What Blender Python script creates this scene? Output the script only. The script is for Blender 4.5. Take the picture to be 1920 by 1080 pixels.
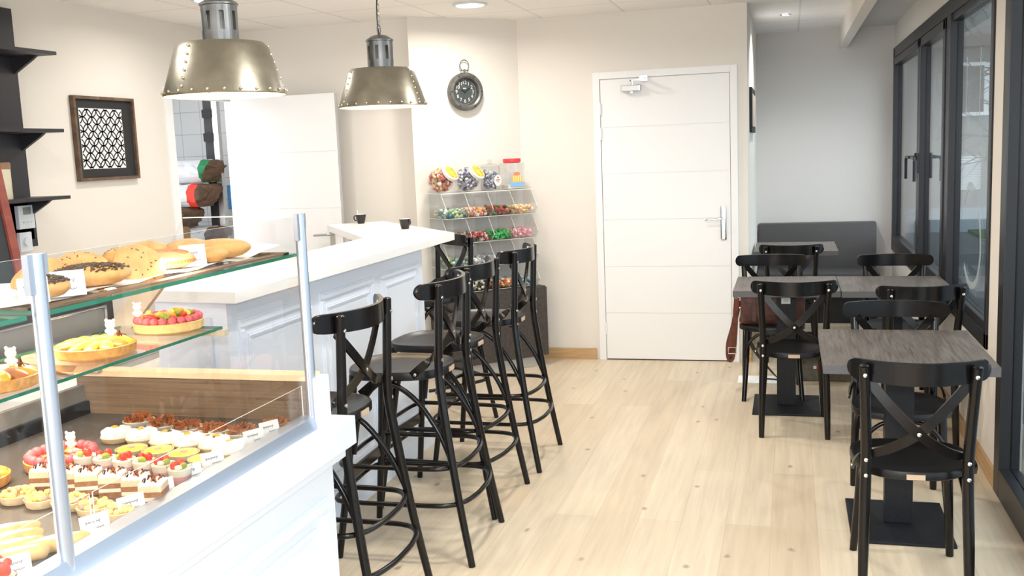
import bpy, math, random
from mathutils import Vector, Matrix, Euler
PI = math.pi
sc = bpy.context.scene
for o in list(bpy.data.objects): bpy.data.objects.remove(o)
COL = sc.collection

# ------------------------------------------------------------------ camera
cam_d = bpy.data.cameras.new('camera'); cam = bpy.data.objects.new('camera', cam_d); COL.objects.link(cam)
_r = Vector((0.9639767645, 0.2630352652, -0.0395126146)); _u = Vector((0.0020719388, 0.1411210007, 0.9899901869)); _f = Vector((-0.2659783911, 0.9544094050, -0.1354923727))
cam.matrix_world = Matrix(((_r.x, _u.x, -_f.x, 0), (_r.y, _u.y, -_f.y, 0), (_r.z, _u.z, -_f.z, 1.60), (0, 0, 0, 1)))
cam_d.sensor_width = 36; cam_d.lens = 1882.4 / 1920 * 36; cam_d.clip_start = 0.05; cam_d.clip_end = 200
sc.camera = cam

# ------------------------------------------------------------------ world, exposure
w = bpy.data.worlds.new('dusk_sky'); sc.world = w; w.use_nodes = True
bg = w.node_tree.nodes['Background']; bg.inputs[0].default_value = (0.80, 0.81, 0.84, 1); bg.inputs[1].default_value = 3.2
sc.view_settings.view_transform = 'Standard'; sc.view_settings.look = 'None'; sc.view_settings.gamma = 1
sc.view_settings.exposure = 0.45
sc.cycles.max_bounces = 8; sc.cycles.transparent_max_bounces = 24
sc.cycles.use_denoising = True
sc.cycles.sample_clamp_indirect = 6

def light(name, kind, loc, energy, color, size=0.2, direction=(0, 0, -1), spot=None, shape='DISK'):
    d = bpy.data.lights.new(name, kind); d.energy = energy; d.color = color
    if kind == 'AREA': d.shape = shape; d.size = size; d.spread = 2.9
    else: d.shadow_soft_size = size
    if kind == 'SPOT': d.spot_size = spot; d.spot_blend = 0.6
    o = bpy.data.objects.new(name, d); COL.objects.link(o); o.location = loc
    o.rotation_euler = Vector(direction).to_track_quat('-Z', 'Y').to_euler()
    return o
WARM = (1.0, 0.955, 0.895)
# the photographer's flash, just above the lens
light('camera_flash', 'AREA', (0.0, 0.0, 1.74), 27, (0.90, 0.95, 1.0), 0.07, (_f.x, _f.y, _f.z))
# recessed ceiling downlights (positions shared with their fittings further down)
DOWN = [(-2.01, 6.46), (-3.30, 5.45), (-0.80, 5.4), (-2.9, 3.3), (-1.0, 3.3), (-2.6, 1.2), (-0.7, 1.2), (-1.5, -0.8), (-3.3, -0.6)]
DPOW = [11.5, 7.5, 14, 8, 15, 9, 12, 18, 12]
for (x, y), pw in zip(DOWN, DPOW):
    light('downlight_lamp', 'AREA', (x, y, 2.545), pw, WARM, 0.17)
light('recess_lamp', 'SPOT', (-0.02, 8.24, 2.54), 35, (0.95, 0.96, 1.0), 0.03, (0, 0, -1), 2.4)

# ------------------------------------------------------------------ materials
MATS = {}
def mat(name, col, rough=0.5, metal=0.0, noise=None, bump=None, emit=None, spec=0.5, coat=0):
    """principled; noise=(scale, amount) varies the colour, bump=(scale, strength)"""
    if name in MATS: return MATS[name]
    m = bpy.data.materials.new(name); m.use_nodes = True; nt = m.node_tree; p = nt.nodes['Principled BSDF']
    p.inputs['Base Color'].default_value = (*col, 1); p.inputs['Roughness'].default_value = rough; p.inputs['Metallic'].default_value = metal
    p.inputs['Specular IOR Level'].default_value = spec; p.inputs['Coat Weight'].default_value = coat
    tc = nt.nodes.new('ShaderNodeTexCoord')
    if noise:
        n = nt.nodes.new('ShaderNodeTexNoise'); n.inputs['Scale'].default_value = noise[0]; n.inputs['Detail'].default_value = 4
        nt.links.new(tc.outputs['Object'], n.inputs['Vector'])
        r = nt.nodes.new('ShaderNodeMapRange'); r.inputs[1].default_value = 0.3; r.inputs[2].default_value = 0.7; r.inputs[3].default_value = 1 - noise[1]; r.inputs[4].default_value = 1 + noise[1]
        nt.links.new(n.outputs['Fac'], r.inputs[0])
        mx = nt.nodes.new('ShaderNodeVectorMath'); mx.operation = 'SCALE'; mx.inputs[0].default_value = col
        nt.links.new(r.outputs[0], mx.inputs['Scale']); nt.links.new(mx.outputs[0], p.inputs['Base Color'])
    if bump:
        n = nt.nodes.new('ShaderNodeTexNoise'); n.inputs['Scale'].default_value = bump[0]; n.inputs['Detail'].default_value = 3
        nt.links.new(tc.outputs['Object'], n.inputs['Vector'])
        b = nt.nodes.new('ShaderNodeBump'); b.inputs['Strength'].default_value = bump[1]; b.inputs['Distance'].default_value = 0.01
        nt.links.new(n.outputs['Fac'], b.inputs['Height']); nt.links.new(b.outputs[0], p.inputs['Normal'])
    if emit: p.inputs['Emission Color'].default_value = (*emit[0], 1); p.inputs['Emission Strength'].default_value = emit[1]
    MATS[name] = m; return m

def grain(name, c1, c2, scale=(3, 40, 40), rough=0.5, axis='Object', metal=0, spec=0.5):
    """streaky wood grain; scale is small along the grain"""
    if name in MATS: return MATS[name]
    m = bpy.data.materials.new(name); m.use_nodes = True; nt = m.node_tree; p = nt.nodes['Principled BSDF']
    p.inputs['Roughness'].default_value = rough; p.inputs['Metallic'].default_value = metal; p.inputs['Specular IOR Level'].default_value = spec
    tc = nt.nodes.new('ShaderNodeTexCoord'); mp = nt.nodes.new('ShaderNodeMapping'); mp.inputs['Scale'].default_value = scale
    n = nt.nodes.new('ShaderNodeTexNoise'); n.inputs['Scale'].default_value = 1; n.inputs['Detail'].default_value = 6; n.inputs['Roughness'].default_value = 0.65; n.inputs['Distortion'].default_value = 0.4
    cr = nt.nodes.new('ShaderNodeValToRGB'); cr.color_ramp.elements[0].position = 0.32; cr.color_ramp.elements[1].position = 0.68
    cr.color_ramp.elements[0].color = (*c1, 1); cr.color_ramp.elements[1].color = (*c2, 1)
    nt.links.new(tc.outputs[axis], mp.inputs[0]); nt.links.new(mp.outputs[0], n.inputs['Vector']); nt.links.new(n.outputs['Fac'], cr.inputs[0]); nt.links.new(cr.outputs[0], p.inputs['Base Color'])
    MATS[name] = m; return m

def glass(name, tint=(1, 1, 1), gloss=1.0, ior=1.45, rough=0.0):
    """thin clear sheet: fresnel mix of see-through and mirror"""
    if name in MATS: return MATS[name]
    m = bpy.data.materials.new(name); m.use_nodes = True; nt = m.node_tree; nt.nodes.remove(nt.nodes['Principled BSDF']); out = nt.nodes['Material Output']
    t = nt.nodes.new('ShaderNodeBsdfTransparent'); t.inputs[0].default_value = (*tint, 1)
    g = nt.nodes.new('ShaderNodeBsdfGlossy'); g.inputs['Roughness'].default_value = rough
    f = nt.nodes.new('ShaderNodeFresnel'); ge = nt.nodes.new('ShaderNodeNewGeometry'); ml = nt.nodes.new('ShaderNodeMapRange')   # same reflectance entering and leaving the sheet
    ml.inputs[3].default_value = ior; ml.inputs[4].default_value = 1 / ior; nt.links.new(ge.outputs['Backfacing'], ml.inputs[0]); nt.links.new(ml.outputs[0], f.inputs[0])
    mu = nt.nodes.new('ShaderNodeMath'); mu.operation = 'MULTIPLY'; mu.inputs[1].default_value = gloss; mu.use_clamp = True
    mx = nt.nodes.new('ShaderNodeMixShader')
    nt.links.new(f.outputs[0], mu.inputs[0]); nt.links.new(mu.outputs[0], mx.inputs[0]); nt.links.new(t.outputs[0], mx.inputs[1]); nt.links.new(g.outputs[0], mx.inputs[2]); nt.links.new(mx.outputs[0], out.inputs[0])
    MATS[name] = m; return m

def island(name, cols, rough=0.35):
    """colour picked per loose piece (sweets)"""
    if name in MATS: return MATS[name]
    m = bpy.data.materials.new(name); m.use_nodes = True; nt = m.node_tree; p = nt.nodes['Principled BSDF']; p.inputs['Roughness'].default_value = rough
    g = nt.nodes.new('ShaderNodeNewGeometry'); cr = nt.nodes.new('ShaderNodeValToRGB'); cr.color_ramp.interpolation = 'CONSTANT'
    e = cr.color_ramp.elements; e[0].color = (*cols[0], 1); e[0].position = 0; e[1].color = (*cols[-1], 1); e[1].position = 1 - 1 / len(cols)
    for i, c in enumerate(cols[1:-1], 1): k = e.new(i / len(cols)); k.color = (*c, 1)
    nt.links.new(g.outputs['Random Per Island'], cr.inputs[0]); nt.links.new(cr.outputs[0], p.inputs['Base Color'])
    MATS[name] = m; return m

M_wall = mat('cream_wallpaper', (0.80, 0.752, 0.685), 0.9, bump=(260, 0.12))
M_wall_shaded = mat('shaded_wallpaper', (0.70, 0.665, 0.635), 0.9, bump=(220, 0.12))  # darker grey copy of the wallpaper, the recess's weaker light put into its colour
M_white = mat('white_paint', (0.70, 0.74, 0.81), 0.35)
M_bluewhite = mat('cool_white_paint', (0.78, 0.82, 0.90), 0.35)
M_door = mat('white_door', (0.88, 0.88, 0.88), 0.45)
M_counter = mat('white_laminate', (0.88, 0.87, 0.85), 0.3)
M_black = mat('black_lacquer', (0.006, 0.005, 0.005), 0.22, spec=0.36)
M_seat = mat('black_seat', (0.007, 0.006, 0.006), 0.34, spec=0.3)
M_darkmetal = mat('dark_steel_base', (0.010, 0.011, 0.014), 0.42, noise=(60, 0.25), spec=0.3)
M_chrome = mat('chrome', (0.8, 0.8, 0.82), 0.15, 1)
M_steel = mat('brushed_steel', (0.55, 0.55, 0.55), 0.35, 1)
M_alu = mat('satin_aluminium', (0.50, 0.56, 0.66), 0.34, 0.8)
M_tag = mat('tan_maker_tag', (0.55, 0.40, 0.28), 0.5)
M_tabletop = grain('grey_brown_laminate', (0.062, 0.050, 0.042), (0.195, 0.162, 0.138), (70, 4, 40), 0.42)
M_tableedge = mat('grey_table_edge', (0.10, 0.095, 0.10), 0.5)
M_oak = grain('oak_skirting', (0.45, 0.27, 0.12), (0.62, 0.41, 0.21), (4, 4, 60), 0.5)
M_darkwood = grain('dark_wood_laminate', (0.035, 0.028, 0.024), (0.075, 0.06, 0.052), (40, 40, 3), 0.5)
M_casewood = grain('brown_wood_panel', (0.13, 0.085, 0.05), (0.25, 0.175, 0.11), (2.5, 50, 170), 0.5)
M_anth = mat('anthracite_frame', (0.020, 0.020, 0.023), 0.34, spec=0.3)
M_zinc = mat('tarnished_brass_zinc', (0.30, 0.285, 0.235), 0.36, 0.95, noise=(9, 0.22), bump=(30, 0.06))
M_zinc_d = mat('grey_zinc_neck', (0.22, 0.23, 0.235), 0.38, 0.95, noise=(12, 0.2))
M_shade_in = mat('warm_white_enamel', (0.85, 0.72, 0.50), 0.5)
M_couch = mat('grey_leatherette', (0.075, 0.070, 0.070), 0.5, bump=(120, 0.25))
M_glass = glass('clear_glass')
M_acrylic = glass('clear_acrylic', (0.97, 0.972, 0.975), 1.2, 1.35)
M_edge_green = mat('green_glass_edge', (0.02, 0.20, 0.12), 0.2, spec=0.8)
M_edge_white = mat('bright_glass_edge', (0.80, 0.84, 0.78), 0.3)
M_window = glass('window_glass', (0.82, 0.89, 0.91), 1.15, 1.5)
M_paper = mat('white_paper', (0.88, 0.88, 0.86), 0.7)
M_ink = mat('grey_ink', (0.25, 0.25, 0.30), 0.7)
M_brownleather = mat('brown_leather', (0.10, 0.028, 0.015), 0.38, noise=(20, 0.45), bump=(60, 0.2))
M_greybag = mat('khaki_grey_canvas', (0.18, 0.16, 0.12), 0.85, noise=(40, 0.2))
M_blk = mat('matt_black', (0.012, 0.012, 0.013), 0.6)
M_blackshelf = mat('black_brown_shelf', (0.022, 0.020, 0.026), 0.5)

def wood_floor():
    m = bpy.data.materials.new('oak_floor_planks'); m.use_nodes = True; nt = m.node_tree; p = nt.nodes['Principled BSDF']; L = nt.links.new; N = nt.nodes.new
    tc = N('ShaderNodeTexCoord'); mp = N('ShaderNodeMapping'); mp.inputs['Rotation'].default_value = (0, 0, PI / 2); mp.inputs['Location'].default_value = (0.35, 0.075, 0)
    br = N('ShaderNodeTexBrick'); br.offset = 0.37; br.offset_frequency = 2; br.inputs['Scale'].default_value = 1; br.inputs['Brick Width'].default_value = 1.9; br.inputs['Row Height'].default_value = 0.185
    br.inputs['Mortar Size'].default_value = 0.0012; br.inputs['Mortar Smooth'].default_value = 0.3; br.inputs['Bias'].default_value = 0
    br.inputs['Color1'].default_value = (0.62, 0.50, 0.355, 1); br.inputs['Color2'].default_value = (0.69, 0.58, 0.43, 1); br.inputs['Mortar'].default_value = (0.53, 0.43, 0.30, 1)
    L(tc.outputs['Object'], mp.inputs[0]); L(mp.outputs[0], br.inputs['Vector'])
    m2 = N('ShaderNodeMapping'); m2.inputs['Scale'].default_value = (28, 1.6, 1); L(tc.outputs['Object'], m2.inputs[0])
    n = N('ShaderNodeTexNoise'); n.inputs['Scale'].default_value = 1; n.inputs['Detail'].default_value = 7; n.inputs['Roughness'].default_value = 0.6; n.inputs['Distortion'].default_value = 0.5; L(m2.outputs[0], n.inputs['Vector'])
    r = N('ShaderNodeMapRange'); r.inputs[1].default_value = 0.3; r.inputs[2].default_value = 0.7; r.inputs[3].default_value = 0.88; r.inputs[4].default_value = 1.08; L(n.outputs['Fac'], r.inputs[0])
    s = N('ShaderNodeVectorMath'); s.operation = 'SCALE'; L(br.outputs['Color'], s.inputs[0]); L(r.outputs[0], s.inputs['Scale'])
    # knots
    m3 = N('ShaderNodeMapping'); m3.inputs['Scale'].default_value = (2.3, 1.35, 1); L(tc.outputs['Object'], m3.inputs[0])
    v = N('ShaderNodeTexVoronoi'); v.voronoi_dimensions = '2D'; v.inputs['Scale'].default_value = 1.0; v.inputs['Randomness'].default_value = 1; L(m3.outputs[0], v.inputs['Vector'])
    nn = N('ShaderNodeTexNoise'); nn.inputs['Scale'].default_value = 30; L(tc.outputs['Object'], nn.inputs['Vector'])
    ad = N('ShaderNodeMath'); ad.operation = 'MULTIPLY_ADD'; ad.inputs[1].default_value = 0.05; L(nn.outputs['Fac'], ad.inputs[0]); L(v.outputs['Distance'], ad.inputs[2])
    k = N('ShaderNodeMapRange'); k.inputs[1].default_value = 0.032; k.inputs[2].default_value = 0.062; k.inputs[3].default_value = 0.7; k.inputs[4].default_value = 0.0; L(ad.outputs[0], k.inputs[0])
    mx = N('ShaderNodeMix'); mx.data_type = 'RGBA'; mx.inputs[7].default_value = (0.20, 0.15, 0.12, 1); L(k.outputs[0], mx.inputs[0]); L(s.outputs[0], mx.inputs[6]); L(mx.outputs[2], p.inputs['Base Color'])
    p.inputs['Roughness'].default_value = 0.42; p.inputs['Specular IOR Level'].default_value = 0.35
    return m
def grid_mat(name, base, line, wx, wy, ox, oy, mortar, axes='xy', rough=0.8):
    m = bpy.data.materials.new(name); m.use_nodes = True; nt = m.node_tree; p = nt.nodes['Principled BSDF']; L = nt.links.new; N = nt.nodes.new
    tc = N('ShaderNodeTexCoord'); sp = N('ShaderNodeSeparateXYZ'); cb = N('ShaderNodeCombineXYZ'); L(tc.outputs['Object'], sp.inputs[0])
    ax = {'x': 0, 'y': 1, 'z': 2}; L(sp.outputs[ax[axes[0]]], cb.inputs[0]); L(sp.outputs[ax[axes[1]]], cb.inputs[1])
    mp = N('ShaderNodeMapping'); mp.inputs['Location'].default_value = (-ox, -oy, 0); L(cb.outputs[0], mp.inputs[0])
    br = N('ShaderNodeTexBrick'); br.offset = 0; br.inputs['Scale'].default_value = 1; br.inputs['Brick Width'].default_value = wx; br.inputs['Row Height'].default_value = wy; br.inputs['Mortar Size'].default_value = mortar; br.inputs['Mortar Smooth'].default_value = 0.2
    br.inputs['Color1'].default_value = (*base, 1); br.inputs['Color2'].default_value = (*base, 1); br.inputs['Mortar'].default_value = (*line, 1)
    L(mp.outputs[0], br.inputs['Vector'])
    n = N('ShaderNodeTexNoise'); n.inputs['Scale'].default_value = 150; L(tc.outputs['Object'], n.inputs['Vector'])
    r = N('ShaderNodeMapRange'); r.inputs[3].default_value = 0.94; r.inputs[4].default_value = 1.04; L(n.outputs['Fac'], r.inputs[0])
    s = N('ShaderNodeVectorMath'); s.operation = 'SCALE'; L(br.outputs['Color'], s.inputs[0]); L(r.outputs[0], s.inputs['Scale']); L(s.outputs[0], p.inputs['Base Color'])
    p.inputs['Roughness'].default_value = rough
    return m
M_floor = wood_floor()
M_ceil = grid_mat('ceiling_tiles', (0.95, 0.925, 0.89), (0.79, 0.765, 0.73), 0.6125, 0.615, -3.592, 6.93 - 0.615 * 12, 0.009)
M_tiles = grid_mat('white_wall_tiles', (0.50, 0.52, 0.53), (0.30, 0.31, 0.32), 0.2, 0.2, 0.03, 0.06, 0.003, 'xz', 0.25)

# ------------------------------------------------------------------ mesh helpers
def catmull(pts, n=6, closed=False):
    P = [Vector(p) for p in pts]; out = []; m = len(P)
    rng = range(m) if closed else range(m - 1)
    for i in rng:
        if closed: a, b, c, d = P[(i - 1) % m], P[i], P[(i + 1) % m], P[(i + 2) % m]
        else: a, b, c, d = P[max(i - 1, 0)], P[i], P[i + 1], P[min(i + 2, m - 1)]
        for k in range(n):
            t = k / n
            out.append(0.5 * ((2 * b) + (c - a) * t + (2 * a - 5 * b + 4 * c - d) * t * t + (3 * b - a - 3 * c + d) * t ** 3))
    if not closed: out.append(P[-1])
    return out
class MB:
    def __init__(s): s.v = []; s.f = []; s.m = []
    def add(s, vs, fs, mi=0, M=None):
        b = len(s.v)
        for q in vs:
            q = Vector(q); s.v.append(tuple(M @ q) if M else tuple(q))
        for q in fs: s.f.append(tuple(i + b for i in q)); s.m.append(mi)
        return s
    def box(s, x0, x1, y0, y1, z0, z1, mi=0, M=None):
        return s.add([(x0, y0, z0), (x1, y0, z0), (x1, y1, z0), (x0, y1, z0), (x0, y0, z1), (x1, y0, z1), (x1, y1, z1), (x0, y1, z1)],
                     [(0, 3, 2, 1), (4, 5, 6, 7), (0, 1, 5, 4), (1, 2, 6, 5), (2, 3, 7, 6), (3, 0, 4, 7)], mi, M)
    def sheet(s, x0, x1, y0, y1, z0, z1, thin, M=None, em=1):
        """glass sheet: big faces slot 0, rim slot em; thin = axis index of thickness"""
        b = len(s.m); s.box(x0, x1, y0, y1, z0, z1, em, M)
        big = {2: (0, 1), 1: (2, 4), 0: (3, 5)}[thin]
        for k in big: s.m[b + k] = 0
        return s
    def prism(s, poly, z0, z1, mi=0, M=None):
        n = len(poly); vs = [(x, y, z0) for x, y in poly] + [(x, y, z1) for x, y in poly]
        return s.add(vs, [tuple(range(n))[::-1], tuple(range(n, 2 * n))] + [(i, (i + 1) % n, (i + 1) % n + n, i + n) for i in range(n)], mi, M)
    def tube(s, pts, r, n=8, closed=False, mi=0, smooth=0, M=None):
        P = catmull(pts, smooth, closed) if smooth else [Vector(p) for p in pts]
        m = len(P); R = r if isinstance(r, (list, tuple)) else None
        vs = []; ref = None
        for i in range(m):
            t = (P[(i + 1) % m] - P[i - 1]) if closed else (P[min(i + 1, m - 1)] - P[max(i - 1, 0)])
            t.normalize()
            if ref is None: ref = t.orthogonal().normalized()
            ref = (ref - t * ref.dot(t)).normalized(); bi = t.cross(ref)
            if R: u = i / (m - 1) * (len(R) - 1); k = min(int(u), len(R) - 2); rr = R[k] + (R[k + 1] - R[k]) * (u - k)
            else: rr = r
            for j in range(n): a = 2 * PI * j / n; vs.append(P[i] + (ref * math.cos(a) + bi * math.sin(a)) * rr)
        fs = []
        for i in range(m if closed else m - 1):
            for j in range(n): fs.append((i * n + j, i * n + (j + 1) % n, ((i + 1) % m) * n + (j + 1) % n, ((i + 1) % m) * n + j))
        if not closed: fs += [tuple(range(n))[::-1], tuple((m - 1) * n + j for j in range(n))]
        return s.add(vs, fs, mi, M)
    def cyl(s, p0, p1, r0, r1=None, n=16, mi=0, M=None):
        return s.tube([p0, p1], [r0, r0 if r1 is None else r1], n, mi=mi, M=M)
    def lathe(s, prof, n=32, c=(0, 0, 0), mi=0, M=None, mis=None):
        vs = []; fs = []
        for r, z in prof:
            for j in range(n): a = 2 * PI * j / n; vs.append((c[0] + r * math.cos(a), c[1] + r * math.sin(a), c[2] + z))
        b = len(s.m)
        for i in range(len(prof) - 1):
            for j in range(n): fs.append((i * n + j, i * n + (j + 1) % n, (i + 1) * n + (j + 1) % n, (i + 1) * n + j))
        s.add(vs, fs, mi, M)
        if mis:
            for i, k in enumerate(mis):
                for j in range(n): s.m[b + i * n + j] = k
        return s
    def ball(s, c, r, n=10, k=6, mi=0, M=None, rot=None, jit=0):
        rx, ry, rz = (r, r, r) if not isinstance(r, (tuple, list)) else r
        E = Euler(rot).to_matrix() if rot else None; vs = []; C = Vector(c)
        for i in range(k + 1):
            ph = PI * i / k - PI / 2
            for j in range(n):
                a = 2 * PI * j / n; q = Vector((rx * math.cos(ph) * math.cos(a), ry * math.cos(ph) * math.sin(a), rz * math.sin(ph)))
                if jit: q *= 1 + random.uniform(-jit, jit)
                if E: q = E @ q
                vs.append(C + q)
        fs = [(i * n + j, i * n + (j + 1) % n, (i + 1) * n + (j + 1) % n, (i + 1) * n + j) for i in range(k) for j in range(n)]
        return s.add(vs, fs, mi, M)
    def ribbon(s, pts, nors, wd, th, n=6, mi=0, M=None, prof=None):
        """flat strip: pts path, nors face normals, wd half width"""
        P = catmull(pts, n); Nn = catmull(nors, n); m = len(P); vs = []
        for i in range(m):
            t = (P[min(i + 1, m - 1)] - P[max(i - 1, 0)]).normalized(); no = (Nn[i] - t * Nn[i].dot(t)).normalized(); w_ = t.cross(no)
            h = wd * (prof(i / (m - 1)) if prof else 1)
            for a, b in ((-1, -1), (1, -1), (1, 1), (-1, 1)): vs.append(P[i] + w_ * h * a + no * th / 2 * b)
        fs = []
        for i in range(m - 1):
            for j in range(4): fs.append((i * 4 + j, i * 4 + (j + 1) % 4, i * 4 + 4 + (j + 1) % 4, i * 4 + 4 + j))
        fs += [(3, 2, 1, 0), tuple((m - 1) * 4 + j for j in range(4))]
        return s.add(vs, fs, mi, M)
    def build(s, name, mats, parent=None, smooth=35, bevel=0):
        me = bpy.data.meshes.new(name); me.from_pydata(s.v, [], s.f)
        for m in (mats if isinstance(mats, (list, tuple)) else [mats]): me.materials.append(m)
        me.polygons.foreach_set('material_index', s.m); me.update()
        import bmesh
        bm = bmesh.new(); bm.from_mesh(me); bmesh.ops.recalc_face_normals(bm, faces=bm.faces)
        if bevel:
            bmesh.ops.bevel(bm, geom=[e for e in bm.edges if len(e.link_faces) == 2 and e.calc_face_angle(0) > 0.7], offset=bevel, segments=2, affect='EDGES', profile=0.7)
        bm.to_mesh(me); bm.free()
        if smooth: me.shade_smooth(); me.set_sharp_from_angle(angle=math.radians(smooth))
        o = bpy.data.objects.new(name, me); COL.objects.link(o)
        if parent: o.parent = parent
        return o
def thing(name, label, cat, loc=(0, 0, 0), rz=0, group=None):
    o = bpy.data.objects.new(name, None); o.empty_display_size = 0.05; COL.objects.link(o)
    o.location = loc; o.rotation_euler = (0, 0, rz); return tag(o, label, cat, group)
def tag(o, label, cat, group=None, kind=None):
    o['label'] = label; o['category'] = cat
    if group: o['group'] = group
    if kind: o['kind'] = kind
    return o
def struct(o, label=None):
    o['kind'] = 'structure'
    if label: o['label'] = label
    return o
def dup(root, loc=None, rz=None, label=None, group=None):
    kids = {}
    for q in bpy.data.objects:
        if q.parent: kids.setdefault(q.parent, []).append(q)
    def cp(o, par):
        c = o.copy(); COL.objects.link(c); c.parent = par
        for k in kids.get(o, []): cp(k, c)
        return c
    r = cp(root, None)
    if loc is not None: r.location = loc
    if rz is not None: r.rotation_euler = (0, 0, rz)
    if label: r['label'] = label
    if group: r['group'] = group
    return r
ORD = ['first', 'second', 'third', 'fourth', 'fifth', 'sixth', 'seventh', 'eighth', 'ninth', 'tenth']
def text_mesh(name, body, size, mat_, parent, M, extrude=0.0006, align='CENTER'):
    c = bpy.data.curves.new(name, 'FONT'); c.body = body; c.size = size; c.extrude = extrude; c.align_x = align; c.align_y = 'CENTER'
    t = bpy.data.objects.new(name, c); COL.objects.link(t); dg = bpy.context.evaluated_depsgraph_get()
    me = bpy.data.meshes.new_from_object(t.evaluated_get(dg)); bpy.data.objects.remove(t)
    me.transform(M); me.materials.clear(); me.materials.append(mat_)
    o = bpy.data.objects.new(name, me); COL.objects.link(o); o.parent = parent; return o

# ------------------------------------------------------------------ room shell
CZ = 2.56
struct(MB().box(-4.3, 1.0, -3.0, 9.8, -0.06, 0).build('floor', M_floor, smooth=0))
struct(MB().box(-4.3, 0.43, -3.0, 9.75, CZ, CZ + 0.06).build('ceiling', M_ceil, smooth=0))
struct(MB().box(0.43, 0.5, -3.0, 9.75, 2.385, CZ + 0.06).build('trim_1', M_wall, smooth=0), 'boxed beam running along the ceiling')
struct(MB().box(0.5, 1.0, -3.0, 9.75, CZ, CZ + 0.06).build('ceiling', mat('grey_ceiling_paint', (0.6, 0.585, 0.565), 0.9), smooth=0))
mb = MB()   # left wall with doorway y 6.09..6.85
mb.box(-4.11, -4.06, -3.0, 6.085, 0, CZ).box(-4.11, -4.06, 6.89, 7.0, 0, CZ).box(-4.11, -4.06, 6.085, 6.89, 2.055, CZ)
struct(mb.build('wall_left', M_wall, smooth=0))
struct(MB().prism([(-4.06, 6.9), (-2.58, 6.9), (-2.58, 6.79), (-1.95, 7.406), (-0.28, 7.406), (-0.28, 9.6), (-0.34, 9.6), (-0.34, 7.52), (-2.0, 7.52), (-2.6, 7.0), (-4.06, 7.0)], 0, CZ).build('wall_back', M_wall, smooth=0))
struct(MB().box(-0.34, 1.0, 9.6, 9.7, 0, CZ).build('wall_recess', M_wall_shaded, smooth=0))
mb = MB()   # right wall: window opening y 5.05..9.58, z .585..2.355 ; pillar 4.77..5.05
mb.box(0.9, 1.0, 4.77, 5.05, 0, CZ).box(0.9, 1.0, 5.05, 9.6, 0, 0.585).box(0.9, 1.0, 5.05, 9.6, 2.355, CZ)
mb.box(0.9, 1.0, -3.0, 4.77, 2.42, CZ).box(0.9, 1.0, -3.0, 0.6, 0, 2.42)
struct(mb.build('wall_right', M_wall, smooth=0))
struct(MB().box(-4.2, 1.0, -3.1, -3.0, 0, 0.3).box(-4.2, 1.0, -3.1, -3.0, 2.4, CZ).box(-4.2, -3.9, -3.1, -3.0, 0.3, 2.4).box(0.7, 1.0, -3.1, -3.0, 0.3, 2.4).build('wall_front', M_wall, smooth=0))   # out of view; opening added so sky light fills the room
# skirting boards
H = 0.085
struct(MB().prism([(-1.9, 7.4), (-1.41, 7.4), (-1.41, 7.386), (-1.9, 7.386)], 0, H).build('baseboard_back', M_oak, smooth=0))
struct(MB().box(-0.33, -0.28, 7.386, 7.406, 0, H).build('baseboard_corner', M_oak, smooth=0))
struct(MB().box(0.886, 0.9, 4.77, 9.6, 0, H).build('baseboard_right', M_oak, smooth=0))
struct(MB().box(-0.28, -0.266, 7.386, 9.6, 0, H).box(-0.266, 0.886, 9.586, 9.6, 0, H).build('baseboard_recess', M_oak, smooth=0))

# main white door (frame outer x -1.383..-0.350, top 2.14)
f = thing('door_1', 'closed white grooved door in the end wall', 'door', (0, 7.406, 0)); f['kind'] = 'structure'
mb = MB()
mb.box(-1.385, -1.335, -0.02, 0.02, 0, 2.14).box(-0.400, -0.350, -0.02, 0.02, 0, 2.14).box(-1.335, -0.400, -0.02, 0.02, 2.09, 2.14)
mb.build('door_frame', M_door, f, 0, 0.002)
mb = MB(); zs = [0.008, 0.36, 0.71, 1.06, 1.40, 1.74, 2.086]
for a, b in zip(zs, zs[1:]): mb.box(-1.331, -0.404, -0.012, 0.015, a + 0.0015, b - 0.0015)
mb.box(-1.331, -0.404, -0.008, 0.015, 0.008, 2.086)
mb.build('door_leaf', M_door, f, 0)
MB().box(-1.331, -0.404, -0.006, 0.015, 0.0, 0.008).build('threshold_gap', M_blk, f, 0)
h = MB().box(-0.475, -0.435, -0.024, -0.012, 0.90, 1.145).build('door_plate', M_chrome, f, 0, 0.01)
mb = MB(); mb.tube([(-0.455, -0.024, 1.055), (-0.455, -0.065, 1.055), (-0.475, -0.075, 1.056), (-0.56, -0.075, 1.05), (-0.575, -0.07, 1.048)], 0.008, 10, smooth=4); mb.build('door_handle', M_chrome, f)
MB().cyl((-0.455, -0.025, 0.965), (-0.455, -0.030, 0.965), 0.009).build('lock_cylinder', M_steel, f)
c = MB().box(-1.17, -1.03, -0.075, -0.012, 1.99, 2.035).build('door_closer', mat('silver_closer', (0.6, 0.6, 0.6), 0.3, 0.7), f, 0, 0.006)
mb = MB(); mb.cyl((-1.09, -0.045, 2.035), (-1.09, -0.045, 2.06), 0.012).box(-1.10, -1.08, -0.17, -0.04, 2.058, 2.064).box(-1.09, -1.0, -0.17, -0.155, 2.058, 2.066).cyl((-1.1, -0.045, 1.99), (-1.1, -0.045, 1.975), 0.018)
mb.box(-1.03, -0.985, -0.17, -0.018, 2.07, 2.076).box(-1.04, -0.98, -0.03, -0.018, 2.06, 2.10)
mb.build('closer_arm', M_chrome, c)
for z in (0.2, 1.65, 1.83): MB().cyl((-1.334, -0.022, z), (-1.334, -0.022, z + 0.09), 0.008, n=8).build('hinge', M_door, f)

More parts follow.
